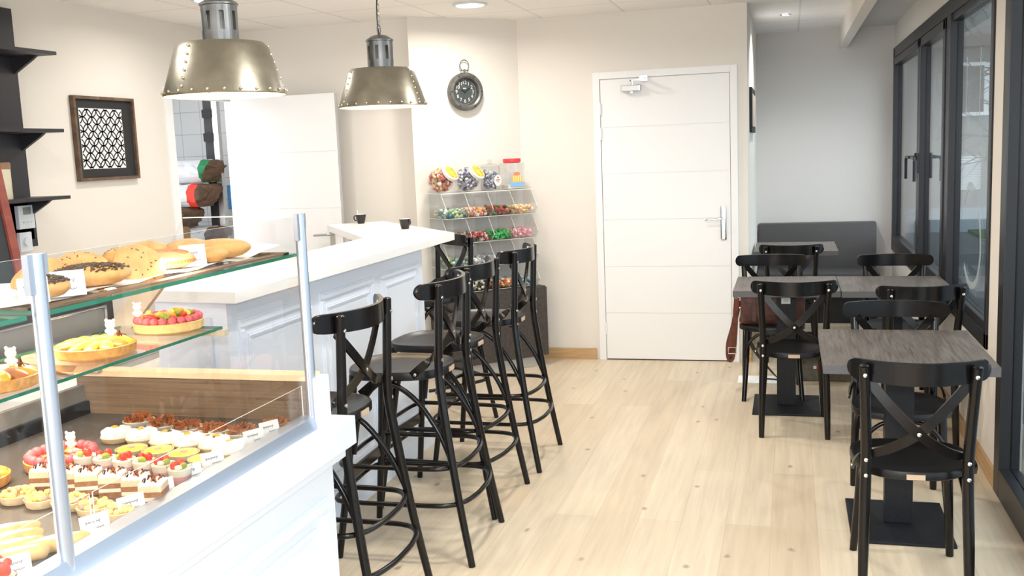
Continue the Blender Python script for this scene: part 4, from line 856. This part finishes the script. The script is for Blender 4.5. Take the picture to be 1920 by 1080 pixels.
MB().sheet(-1.96, -1.614, 0.3, 2.59, 1.112, 1.120, 2).build('lower_shelf', [M_glass, M_edge_green], case, 0)
M_beige = mat('beige_bracket', (0.60, 0.54, 0.42), 0.5)
MB().box(-1.98, -1.60, 2.575, 2.60, 1.092, 1.112).box(-1.98, -1.75, 2.19, 2.235, 1.085, 1.111).build('shelf_bracket', M_beige, case, 0, 0.003)
MB().prism([(-1.80, 1.325), (-1.72, 1.325), (-2.06, 0.972), (-2.15, 0.972)], 2.585, 2.606, M=Matrix(((1, 0, 0, 0), (0, 0, 1, 0), (0, 1, 0, 0), (0, 0, 0, 1)))).build('end_support', M_beige, case, 0)
MB().box(-1.83, -1.79, 0.3, 2.59, 1.30, 1.325).build('shelf_beam', mat('grey_shelf_beam', (0.35, 0.34, 0.32), 0.4, 0.4), case, 0)
MB().sheet(-1.372, -1.369, 1.67, 2.59, 0.84, 0.945, 0).build('low_guard', M_thin, case, 0)
MB().sheet(-1.372, -1.369, 0.3, 1.66, 0.84, 0.945, 0).build('low_guard', M_thin, case, 0)
MB().box(-1.826, -1.800, 0.32, 2.56, 1.292, 1.2995).build('light_strip', mat('led_strip', (1, 1, 1), 0.5, emit=((1.0, 0.82, 0.6), 8)), case, 0)
for yc in (2.07, 1.0):
    l = light('case_strip_light', 'AREA', (-1.81, yc, 1.288), 9, (1.0, 0.80, 0.58), 0.03, (0.25, 0, -1), shape='RECTANGLE'); l.data.size = 0.03; l.data.size_y = 0.95
# price cards
def scribble(mb, x0, x1, z, amp, y, n=26):
    pts = []
    for i in range(n + 1):
        u = i / n; pts.append((x0 + (x1 - x0) * u, y - 0.0004, z + 1.5 * amp * math.sin(i * 2.3) * (0.5 + 0.5 * math.sin(i * 1.1))))
    mb.tube(pts, 0.0009, 3)
def price_card(label, x, y, z, w_, h_, rz, seed):
    t = thing('price_card', label, 'price card', (x, y, z), rz, 'handwritten white price cards')
    T = Matrix.Rotation(R(-12), 4, 'X')
    c = MB().box(-w_ / 2, w_ / 2, -0.0006, 0.0006, 0, h_, M=T).box(-w_ / 2, w_ / 2, -0.0006, 0.018, 0.0, 0.0012).build('card', M_paper, t, 0)
    random.seed(seed); mb = MB(); b = random.uniform(0.55, 0.8)
    scribble(mb, -w_ * 0.32, w_ * 0.32 * b, h_ * 0.62, h_ * 0.07, -0.0012); scribble(mb, -w_ * 0.05, w_ * 0.28, h_ * 0.28, h_ * 0.05, -0.0012, 12)
    mb.v = [tuple(T @ Vector(q)) for q in mb.v]; mb.build('lettering', M_ink, t, 0)
CARD = R(62)
cards = [(-1.393, 1.483, 'beside the strawberries'), (-1.385, 1.703, 'beside the eclairs'), (-1.382, 1.821, 'in front of the crumble tarts'), (-1.380, 1.930, 'in front of the layered cakes'), (-1.378, 2.042, 'in front of the fruit cups'), (-1.378, 2.142, 'in front of the lemon tarts'), (-1.378, 2.245, 'in front of the meringue tarts'), (-1.378, 2.345, 'between meringue and chocolate tarts'), (-1.378, 2.430, 'nearest the wooden end board')]
for i, (x, y, s_) in enumerate(cards): price_card('white handwritten price card ' + s_, x - 0.012, y, 0.843, 0.062, 0.040, CARD, i)
price_card('white price card leaning on the chocolate-crusted bun, top shelf', -1.40, 1.690, 1.345, 0.075, 0.052, R(50), 20)
price_card('white price card before the pale buns, top shelf', -1.43, 2.190, 1.345, 0.065, 0.055, R(50), 21)
price_card('white price card half hidden by the near post, top shelf', -1.40, 1.600, 1.345, 0.055, 0.050, R(50), 22)

# ---- pastries
M_crust = mat('golden_crust', (0.66, 0.32, 0.08), 0.6, noise=(60, 0.25)); M_pale = mat('pale_pastry', (0.85, 0.66, 0.40), 0.7, noise=(60, 0.12)); M_cream = mat('cream', (0.90, 0.83, 0.68), 0.5); M_mer = mat('white_meringue', (0.92, 0.90, 0.84), 0.55)
M_choc = mat('cocoa_shavings', (0.36, 0.11, 0.03), 0.7, noise=(50, 0.3)); M_lem = mat('lemon_curd', (0.90, 0.68, 0.10), 0.2); M_dchoc = mat('dark_chocolate', (0.06, 0.025, 0.012), 0.4)
M_straw = mat('strawberry_red', (0.70, 0.05, 0.03), 0.3, noise=(300, 0.3)); M_pink = mat('pink_mousse', (0.85, 0.42, 0.40), 0.4); M_sponge = mat('brown_sponge', (0.36, 0.17, 0.08), 0.8, noise=(120, 0.2)); M_tanc = mat('hazelnut_cream', (0.80, 0.62, 0.42), 0.5)
M_kiwi = mat('kiwi_green', (0.30, 0.38, 0.05), 0.35); M_orange = mat('orange_fruit', (0.90, 0.45, 0.04), 0.3); M_rasp = mat('sugared_raspberry', (0.75, 0.14, 0.16), 0.5, noise=(200, 0.3)); M_apr = mat('glazed_apricot', (0.82, 0.46, 0.05), 0.22, noise=(45, 0.3)); M_brown = mat('baked_brown', (0.50, 0.16, 0.03), 0.4, noise=(40, 0.3))
M_cookie = mat('golden_brioche', (0.66, 0.35, 0.115), 0.6, noise=(22, 0.22), bump=(80, 0.2)); M_speck = mat('dark_specks', (0.15, 0.07, 0.03), 0.6); M_sprink = mat('chocolate_vermicelli', (0.09, 0.055, 0.03), 0.5)
def shell(t, r, h=0.018, m=None):
    n = 36; mb = MB(); vs = []; fs = []
    pr = [(0.80, 0.0), (0.86, 0.002), (1.0, h), (0.95, h + 0.001), (0.92, h - 0.004), (0.02, h - 0.004)]
    for q, z in pr:
        for j in range(n): k = r * q * (1 + (0.022 if j % 2 else -0.022) * (q > 0.83)); vs.append((k * math.cos(2 * PI * j / n), k * math.sin(2 * PI * j / n), z))
    for i in range(len(pr) - 1):
        for j in range(n): fs.append((i * n + j, i * n + (j + 1) % n, (i + 1) * n + (j + 1) % n, (i + 1) * n + j))
    fs.append(tuple(range(n))[::-1]); fs.append(tuple((len(pr) - 1) * n + j for j in range(n)))
    return mb.add(vs, fs).build('tart_shell', m or M_pale, t, 50)
def row(proto, pts, fmt, group, z=ZTR, rz=None):
    """place a prototype and its copies left to right"""
    N = len(pts)
    for i, q in enumerate(pts):
        w_ = 'leftmost' if i == 0 else ('rightmost' if i == N - 1 else ORD[i] + ' from the left')
        a = random.uniform(0, 6.28) if rz is None else rz + random.uniform(-0.1, 0.1)
        o = proto if i == 0 else dup(proto)
        o.location = (q[0], q[1], z); o.rotation_euler = (0, 0, a); o['label'] = fmt.format(w_); o['group'] = group
random.seed(11)
t = thing('chocolate_tart', '', 'tart'); shell(t, 0.046, 0.016, M_cream); mb = MB()
for k in range(60):
    a = random.random() * 6.28; q = math.sqrt(random.random()) * 0.036; x, y = q * math.cos(a), q * math.sin(a); z = 0.018 + random.random() * 0.022 * (1 - q / 0.05)
    mb.box(-0.011, 0.011, -0.004, 0.004, -0.0008, 0.0008, M=Matrix.Translation((x, y, z)) @ Euler((random.random() * 3, random.uniform(-1.2, 1.2), random.random() * 6)).to_matrix().to_4x4())
mb.build('chocolate_shavings', M_choc, t, 0)
row(t, [(-1.867, 2.505), (-1.762, 2.475), (-1.668, 2.452), (-1.571, 2.438), (-1.477, 2.428), (-1.405, 2.35)][:5] + [(-1.412, 2.500)], 'chocolate-shaving tart, {} in the row by the end board', 'chocolate-shaving tarts')
t = thing('meringue_tart', '', 'tart'); shell(t, 0.045, 0.016, M_pale); mb = MB(); mb.ball((0, 0, 0.02), (0.043, 0.043, 0.020), 24, 10)
for k in range(9): a = 2 * PI * k / 9; mb.ball((0.030 * math.cos(a), 0.030 * math.sin(a), 0.028), (0.013, 0.013, 0.010), 10, 6)
mb.build('meringue', M_mer, t, 60); MB().ball((0, 0.004, 0.041), (0.007, 0.01, 0.004), 8, 5, mi=0).ball((0.008, 0, 0.04), (0.01, 0.003, 0.002), 8, 5, mi=1).build('garnish', [M_orange, M_dchoc], t)
row(t, [(-1.823, 2.345), (-1.738, 2.341), (-1.648, 2.320), (-1.571, 2.312), (-1.484, 2.300), (-1.418, 2.258)], 'white meringue-topped tart, {} in its row', 'meringue tarts')
t = thing('lemon_tart', '', 'tart'); shell(t, 0.042, 0.016, M_pale); MB().lathe([(0.038, 0.0125), (0.036, 0.0165), (0.02, 0.018), (0.0001, 0.018)], 32).build('lemon_filling', M_lem, t); MB().lathe([(0.010, 0.0182), (0.009, 0.0196), (0.0001, 0.0198)], 16).build('chocolate_disc', M_tag, t)
row(t, [(-1.701, 2.240), (-1.618, 2.238), (-1.532, 2.225), (-1.448, 2.190)], 'glossy yellow lemon tart, {} in its row', 'lemon tarts')
t = thing('fruit_mousse_cup', '', 'dessert cup'); MB().lathe([(0.0001, 0.001), (0.020, 0.001), (0.024, 0.004), (0.031, 0.052), (0.030, 0.052), (0.023, 0.005), (0.0001, 0.003)], 28).build('cup', M_jar, t)
MB().lathe([(0.0001, 0.004), (0.0225, 0.005), (0.0265, 0.026), (0.0288, 0.042), (0.0001, 0.043)], 28, mis=[0, 0, 1, 1]).build('mousse', [M_pink, M_cream], t)
MB().ball((0.010, 0.004, 0.050), (0.010, 0.010, 0.012), 12, 8, mi=0).ball((-0.010, 0.008, 0.049), (0.009, 0.009, 0.011), 12, 8, mi=0).ball((0.0, -0.012, 0.048), (0.012, 0.006, 0.008), 12, 8, mi=1).ball((-0.012, -0.008, 0.047), (0.008, 0.010, 0.006), 12, 8, mi=2).build('fruit_topping', [M_straw, M_kiwi, M_cream], t)
row(t, [(-1.722, 2.085), (-1.660, 2.080), (-1.600, 2.075), (-1.538, 2.070), (-1.474, 2.055), (-1.412, 2.030)], 'pink mousse cup topped with red and green fruit, {} in its row', 'fruit mousse cups')
t = thing('layered_cake', '', 'cake'); mb = MB(); a = 0.0265
for k, (z0, z1) in enumerate(((0, .013), (.013, .022), (.022, .034), (.034, .048))): q = a - (0.0006 if k % 2 else 0); mb.box(-q, q, -q, q, z0, z1, (0, 1, 0, 2)[k])
mb.build('cake_layers', [M_sponge, M_cream, M_tanc], t, 0)
mb = MB()
for i in range(4):
    for j in range(4): mb.ball((-0.0195 + 0.013 * i, -0.0195 + 0.013 * j, 0.049), (0.0075, 0.0075, 0.008), 8, 6)
mb.build('piped_cream', M_mer, t, 60); mb = MB()
for k in range(16): mb.box(-0.006, 0.006, -0.002, 0.002, -0.0006, 0.0006, M=Matrix.Translation((random.uniform(-.020, .020), random.uniform(-.020, .020), 0.058)) @ Euler((random.random() * 2, random.random() * 2, random.random() * 6)).to_matrix().to_4x4(), mi=k % 2)
mb.build('nut_flakes', [M_choc, M_dchoc], t, 0)
row(t, [(-1.735, 1.955), (-1.668, 1.952), (-1.605, 1.950), (-1.535, 1.945), (-1.465, 1.935), (-1.398, 1.905)], 'square layered chocolate and cream cake, {} in its row', 'square layered cakes', rz=R(20))
t = thing('crumble_tart', '', 'tart'); shell(t, 0.040, 0.020, M_pale); mb = MB()
for k in range(46): a = random.random() * 6.28; q = math.sqrt(random.random()) * 0.033; mb.ball((q * math.cos(a), q * math.sin(a), 0.022 + 0.008 * (1 - q / 0.035)), random.uniform(0.004, 0.008), 6, 4, mi=0 if k % 7 else 1)
mb.build('crumble_topping', [mat('yellow_crumble', (0.88, 0.68, 0.25), 0.7), M_tag], t, 60)
row(t, [(-1.735, 1.862), (-1.655, 1.850), (-1.575, 1.842), (-1.492, 1.822), (-1.415, 1.808)], 'pale yellow crumble tart, {} in its row', 'crumble tarts')
t = thing('eclair', '', 'eclair'); MB().tube([(-.066, 0, .014), (-.055, 0, .016), (0, 0, .017), (.055, 0, .016), (.066, 0, .014)], [.006, .0155, .0165, .0155, .006], 16, smooth=4).build('eclair_bun', mat('choux_bun', (0.78, 0.50, 0.20), 0.6, noise=(50, 0.15)), t, 60)
MB().tube([(-.055, 0, .025), (0, 0, .027), (.055, 0, .025)], [.006, .0095, .006], 14, smooth=5).build('white_icing', M_mer, t, 60)
EC = [(-1.578, 1.650), (-1.540, 1.615), (-1.502, 1.578), (-1.464, 1.542), (-1.428, 1.615)]
for i, (x, y) in enumerate(EC):
    o = t if i == 0 else dup(t); o.location = (x, y, ZTR); o.rotation_euler = (0, 0, R(48)); o['group'] = 'iced eclairs'
    o['label'] = ['white-iced eclair farthest from the front rail', 'second white-iced eclair from the back of the case', 'third white-iced eclair from the back of the case', 'white-iced eclair nearest the strawberries', 'white-iced eclair behind the near post, nearest a price card'][i]
t = thing('strawberry_tartlet', 'red strawberry tartlet at the near edge beside the near price card', 'tart', (-1.435, 1.462, ZTR)); shell(t, 0.040, 0.016, M_pale); mb = MB()
for k in range(7): a = 2 * PI * k / 6; q = 0.022 if k < 6 else 0; mb.ball((q * math.cos(a), q * math.sin(a), 0.030 + (0.010 if k == 6 else 0)), (0.014, 0.012, 0.018), 12, 8, rot=(0.5, 0, a))
mb.build('strawberries', M_straw, t, 60)
def figurine(parent, x, y, z, h=0.05):
    # small plain white plastic animal pick
    mb = MB(); mb.ball((x, y, z + h * .45), (.012, .007, .014), 12, 8).ball((x, y, z + h * .80), (.015, .008, .013), 12, 8)
    for s in (-1, 1): mb.ball((x + s * .011, y, z + h * 1.02), (.005, .003, .005), 8, 6).ball((x + s * .012, y, z + h * .45), (.006, .004, .005), 8, 6)
    mb.cyl((x, y, z - 0.004), (x, y, z + h * .3), 0.002, n=6); mb.build('animal_cake_pick', M_mer, parent, 60)
def big_tart(label, x, y, z, r, kind, fig):
    t = thing('large_tart', label, 'tart', (x, y, z)); MB().lathe([(0.0001, 0), (r * .92, 0), (r * .97, .004), (r, .026), (r * .97, .028), (r * .94, .024), (0.0001, .023)], 56).build('tart_shell', M_crust if kind != 'berry' else mat('pale_golden_shell', (0.85, 0.58, 0.22), 0.6, noise=(50, .15)), t)
    random.seed(int(abs(x * 1000)))
    if kind == 'berry':
        mb = MB(); n = 22
        for k in range(n): a = 2 * PI * k / n; mb.ball((r * .86 * math.cos(a), r * .86 * math.sin(a), .034), .0125, 10, 7, jit=0.06)
        mb.build('raspberry_ring', M_rasp, t, 60); mb = MB()
        for k in range(26):
            a = random.random() * 6.28; q = math.sqrt(random.random()) * r * .68
            mb.ball((q * math.cos(a), q * math.sin(a), .040 + random.random() * .008), (random.uniform(.013, .024), .009, .009), 10, 6, mi=k % 4, rot=(0.2, random.uniform(-.4, .4), random.random() * 3))
        mb.build('fruit_slices', [M_kiwi, M_orange, M_straw, M_lem], t, 60)
    elif kind == 'mixed':
        mb = MB(); n = 20
        for k in range(n): a = 2 * PI * k / n; mb.ball((r * .84 * math.cos(a), r * .84 * math.sin(a), .034), .013, 10, 7, jit=0.06)
        mb.build('raspberry_ring', M_rasp, t, 60); mb = MB()
        for k in range(16):
            a = random.random() * 6.28; q = math.sqrt(random.random()) * r * .62; mb.ball((q * math.cos(a), q * math.sin(a), .030), (.020, .009, .007), 10, 6, mi=(0, 0, 1, 2)[k % 4], rot=(0.2, 0.2, random.random() * 3))
        mb.build('fruit_slices', [M_straw, M_orange, M_cream], t, 60)
    else:
        mb = MB()
        for k in range(12): a = 2 * PI * k / 12; mb.ball((r * .55 * math.cos(a), r * .55 * math.sin(a), .030), (r * .42, r * .20, .011), 14, 8, rot=(0.25, 0.12, a), mi=0 if k % 4 else 1)
        mb.ball((0, 0, .034), (r * .28, r * .24, .012), 14, 8); mb.build('glazed_fruit', [M_apr, M_brown], t, 60)
        if fig: 
            mb = MB()
            for k in range(7): a = 0.9 * k; mb.box(-.012, .012, -.0012, .0012, -.0008, .0008, M=Matrix.Translation((r * .45 + .006 * math.cos(a), r * .4 + .006 * math.sin(a), .046)) @ Euler((a, a * .5, a)).to_matrix().to_4x4(), mi=k % 2)
            mb.build('chocolate_garnish', [M_dchoc, M_choc], t, 0)
    if fig: figurine(t, fig[0], fig[1], .032)
big_tart('large raspberry and mixed fruit tart on the lower glass shelf', -1.757, 2.535, 1.120, 0.100, 'berry', (-0.070, -0.045))
big_tart('large glazed apricot tart in the middle of the lower glass shelf', -1.735, 2.180, 1.120, 0.102, 'apricot', (0.028, 0.03))
big_tart('large glazed apricot tart at the left edge of the lower glass shelf', -1.725, 1.815, 1.120, 0.102, 'apricot', (0.03, 0.03))
big_tart('large red berry and orange tart in the tray behind the near post', -1.820, 2.118, ZTR, 0.092, 'mixed', (0.015, 0.02))
big_tart('large orange apricot tart at the far left of the tray', -1.93, 1.935, ZTR, 0.085, 'apricot', None)
# top shelf: tray, paper, buns
t = thing('serving_tray', 'brown slatted tray lined with white paper on the top shelf', 'tray', (0, 0, 0))
mb = MB()
for k in range(4): mb.box(-1.40 - k * 0.105, -1.37 - k * 0.105, 1.58, 2.57, 1.334, 1.339)
mb.box(-1.72, -1.37, 1.58, 1.60, 1.334, 1.340).box(-1.72, -1.37, 2.54, 2.57, 1.334, 1.340); mb.build('tray_slats', grain('tray_wood', (0.12, 0.07, 0.035), (0.3, 0.2, 0.12), (40, 4, 40), 0.6), t, 0)
pp = []; mb = MB(); nx, ny = 8, 22
vs = [(-1.73 + 0.33 * i / nx, 1.55 + 1.03 * j / ny, 1.3415 + 0.0025 * math.sin(i * 1.7 + j * 1.3) * (1 if 0 < i < nx else 1.6) + 0.003 + (0.018 * max(0, (j - 19) / 3) if j > 19 else 0)) for j in range(ny + 1) for i in range(nx + 1)]
mb.add(vs, [(j * (nx + 1) + i, j * (nx + 1) + i + 1, (j + 1) * (nx + 1) + i + 1, (j + 1) * (nx + 1) + i) for j in range(ny) for i in range(nx)]); mb.build('paper_liner', M_paper, t, 60)
def bun(label, x, y, z, r, tilt, kind, rz, sq=(1, 1), hh=0.022, name='round_bun', cat='bun'):
    t = thing(name, label, cat, (x, y, z), group='buns and cookies on the top shelf'); t.rotation_euler = Euler((tilt[0], tilt[1], rz))
    mb = MB(); mb.ball((0, 0, hh), (r * sq[0], r * sq[1], hh), 28, 12)
    mb.v = [(a, b, c if c > hh * .5 else hh * .5 * (c / (hh * .5)) ** 1.6 if c > 0 else 0) for a, b, c in mb.v]; mb.build('bun_crust', M_cookie if kind != 'ridge' else mat('ridged_turnover', (0.72, 0.42, 0.20), 0.55, noise=(15, .15)), t, 60)
    random.seed(int(abs(y * 999)))
    if kind in ('chip', 'sprinkle'):
        mb = MB(); n = 16 if kind == 'chip' else 330
        for k in range(n):
            a = random.random() * 6.28; q = math.sqrt(random.random()) * .9; X_, Y_ = r * sq[0] * q * math.cos(a), r * sq[1] * q * math.sin(a); Z_ = hh + hh * math.sqrt(max(0, 1 - q * q))
            if kind == 'chip': mb.ball((X_, Y_, Z_), (.0035, .002, .0012), 6, 4, rot=(0, 0, a))
            else: mb.box(-.0055, .0055, -.0016, .0016, -.0006, .0018, M=Matrix.Translation((X_, Y_, Z_)) @ Euler((random.uniform(-.5, .5), random.uniform(-.5, .5), random.random() * 6)).to_matrix().to_4x4())
        mb.build('dark_topping', M_speck if kind == 'chip' else M_sprink, t, 0)
    if kind == 'ridge':
        mb = MB()
        for k in range(26): a = PI * 1.0 + PI * k / 25; mb.ball((r * sq[0] * .96 * math.cos(a), r * sq[1] * .96 * math.sin(a), hh * .8), (.005, .004, .005), 6, 4)
        mb.build('crimped_edge', M_brown, t, 60); mb = MB()
        for k in range(6): yy = -.5 + k * .2; mb.tube([(r * sq[0] * u, r * sq[1] * yy, hh + hh * math.sqrt(max(0, 1 - yy * yy - u * u)) + .0004) for u in [(-.8 + 1.6 * i / 12) * math.sqrt(1 - yy * yy) for i in range(13)]], .0014, 5)
        mb.build('scored_lines', M_brown, t, 60)
    return t
zt = 1.346
bun('round golden bun half hidden behind the near post, top shelf', -1.47, 1.72, zt, .062, (0, 0), 'plain', 0)
bun('long bun crusted with chocolate vermicelli behind a price card', -1.452, 1.835, zt, .055, (0, 0), 'sprinkle', R(42), (1.5, .85), .024, 'chocolate_crusted_bun')
bun('small vermicelli-crusted bun beside the near post', -1.432, 1.665, zt, .042, (0, 0), 'sprinkle', R(30), (1.2, .85), .022, 'chocolate_crusted_bun')
bun('plain golden bun leaning behind the vermicelli bun', -1.60, 1.86, zt, .060, (0.35, -.25), 'plain', 0, hh=.026)
bun('speckled golden cookie leaning in the second rank', -1.590, 1.965, zt, .058, (0.35, -.3), 'chip', 1.0, hh=.026)
bun('plain round bun peeking between two speckled cookies', -1.655, 2.06, zt, .058, (0.2, -.2), 'plain', 2.0, hh=.025)
bun('large speckled golden cookie tilted at the front', -1.468, 2.015, zt + .012, .060, (.62, .55), 'chip', 0.4, hh=.020)
bun('ridged turnover with dark crimped edge at the front', -1.478, 2.135, zt, .062, (0, 0), 'ridge', R(35), (1.2, .85), .024, 'apple_turnover', 'turnover')
bun('pale round bun right behind the farther price card', -1.490, 2.235, zt, .052, (0, 0), 'plain', 0.3, hh=.022)
bun('small golden bun right of the farther price card', -1.432, 2.275, zt, .042, (0, 0), 'plain', 0.9, hh=.020)
bun('large oval golden bun, rightmost on the top shelf', -1.470, 2.375, zt, .062, (0, 0), 'plain', R(20), (1.35, .9), .026)
bun('round golden bun behind the rightmost oval one', -1.578, 2.395, zt, .062, (0, 0), 'plain', 1.4, hh=.026)
bun('golden bun left in the farther back rank', -1.652, 2.22, zt, .055, (0, 0), 'chip', 1.1, hh=.024)
bun('golden bun right in the farther back rank', -1.665, 2.335, zt, .056, (0, 0), 'plain', 1.1, hh=.026)

# ------------------------------------------------------------------ behind the case: worktop, appliance, menu board
t = thing('back_worktop', 'low white worktop with steel sink behind the display case', 'worktop', (0, 0, 0))
MB().box(-2.95, -2.30, 2.70, 5.2, 0.80, 0.84).build('worktop_slab', M_counter, t, 0, 0.003)
MB().box(-2.93, -2.34, 2.74, 5.16, 0.0, 0.80).build('worktop_cupboard', mat('grey_cupboard', (0.35, 0.34, 0.32), 0.5), t, 0)
MB().box(-2.75, -2.42, 3.05, 3.65, 0.8405, 0.846).box(-2.70, -2.47, 3.1, 3.6, 0.846, 0.847, 1).build('sink', [M_steel, mat('sink_basin_grey', (0.30, 0.31, 0.31), 0.3, 0.7)], t, 0)
MB().tube([(-2.74, 3.45, 0.846), (-2.74, 3.45, 0.90), (-2.70, 3.45, 0.915), (-2.62, 3.45, 0.905)], 0.010, 8, smooth=4).build('tap', M_chrome, t)
t = thing('coffee_appliance', 'grey and black steel appliance with lever handle behind the pastry case', 'appliance', (-3.1, 3.0, 0.84))
MB().box(-0.45, 0.0, -1.6, 1.05, -0.84, 0.30).build('appliance_body', mat('black_appliance', (0.03, 0.03, 0.03), 0.3), t, 0, 0.01)
for a, b in ((0.27, 0.99), (-0.50, 0.22), (-1.27, -0.55)):
    p_ = MB().box(0.0, 0.012, a, b, -0.15, 0.12).build('front_door', mat('grey_appliance_panel', (0.30, 0.30, 0.29), 0.3, 0.5), t, 0, 0.008)
    MB().tube([(0.012, a + .02, -0.02), (0.016, a + .02, 0.115), (0.016, b - .05, 0.115), (0.016, b - .02, 0.10), (0.012, b - .02, -0.02)], 0.005, 8).build('chrome_trim', M_chrome, p_)
    MB().tube([(0.012, a + .08, -0.03), (0.045, a + .12, -0.03), (0.055, (a + b) / 2, -0.03), (0.045, b - .12, -0.03), (0.012, b - .08, -0.03)], 0.016, 10, smooth=4).build('door_handle', M_chrome, p_)
t = thing('menu_blackboard', 'blackboard with red-brown wooden frame and chalk writing', 'blackboard', (-2.20, 2.255, 1.37)); 
BMx = Matrix(((0.05, 0.26, 1, 0), (1, 0.0, 0, 0), (0, 1, -0.26, 0), (0, 0, 0, 1)))
Lb = Matrix.Rotation(R(0), 4, 'X')
def bb(mb, a, b, c, d, e, f_): return mb.box(a, b, c, d, e, f_)
t.rotation_euler = Euler((0, R(-8), R(0)))
MB().box(-0.008, 0.008, -0.60, 0.20, -0.20, 0.27).build('slate', mat('black_slate', (0.02, 0.024, 0.028), 0.7), t, 0)
mb = MB(); mb.box(-0.012, 0.016, 0.17, 0.20, -0.20, 0.27).box(-0.012, 0.016, -0.60, 0.17, -0.20, -0.165).box(-0.012, 0.016, -0.60, 0.17, 0.24, 0.27).box(-0.012, 0.016, -0.60, -0.57, -0.165, 0.24)
mb.build('frame', grain('red_brown_frame', (0.16, 0.03, 0.02), (0.26, 0.06, 0.04), (20, 4, 20), 0.5), t, 0)
random.seed(2); mb = MB()
for k, z in enumerate((0.15, 0.08, 0.01, -0.06, -0.12)):
    pts = [(0.010, -0.5 + 0.58 * i / 60, z + 0.012 * math.sin(i * 2.1) * math.sin(i * .7 + k)) for i in range(61)]; mb.tube(pts, 0.0016, 3)
mb.build('chalk_lettering', mat('chalk', (0.55, 0.65, 0.75), 0.9), t, 0)
MB().box(-0.03, 0.0, -0.35, -0.05, -0.50, -0.20).build('board_stand', M_blackshelf, t, 0)
print('objects', len(bpy.data.objects))
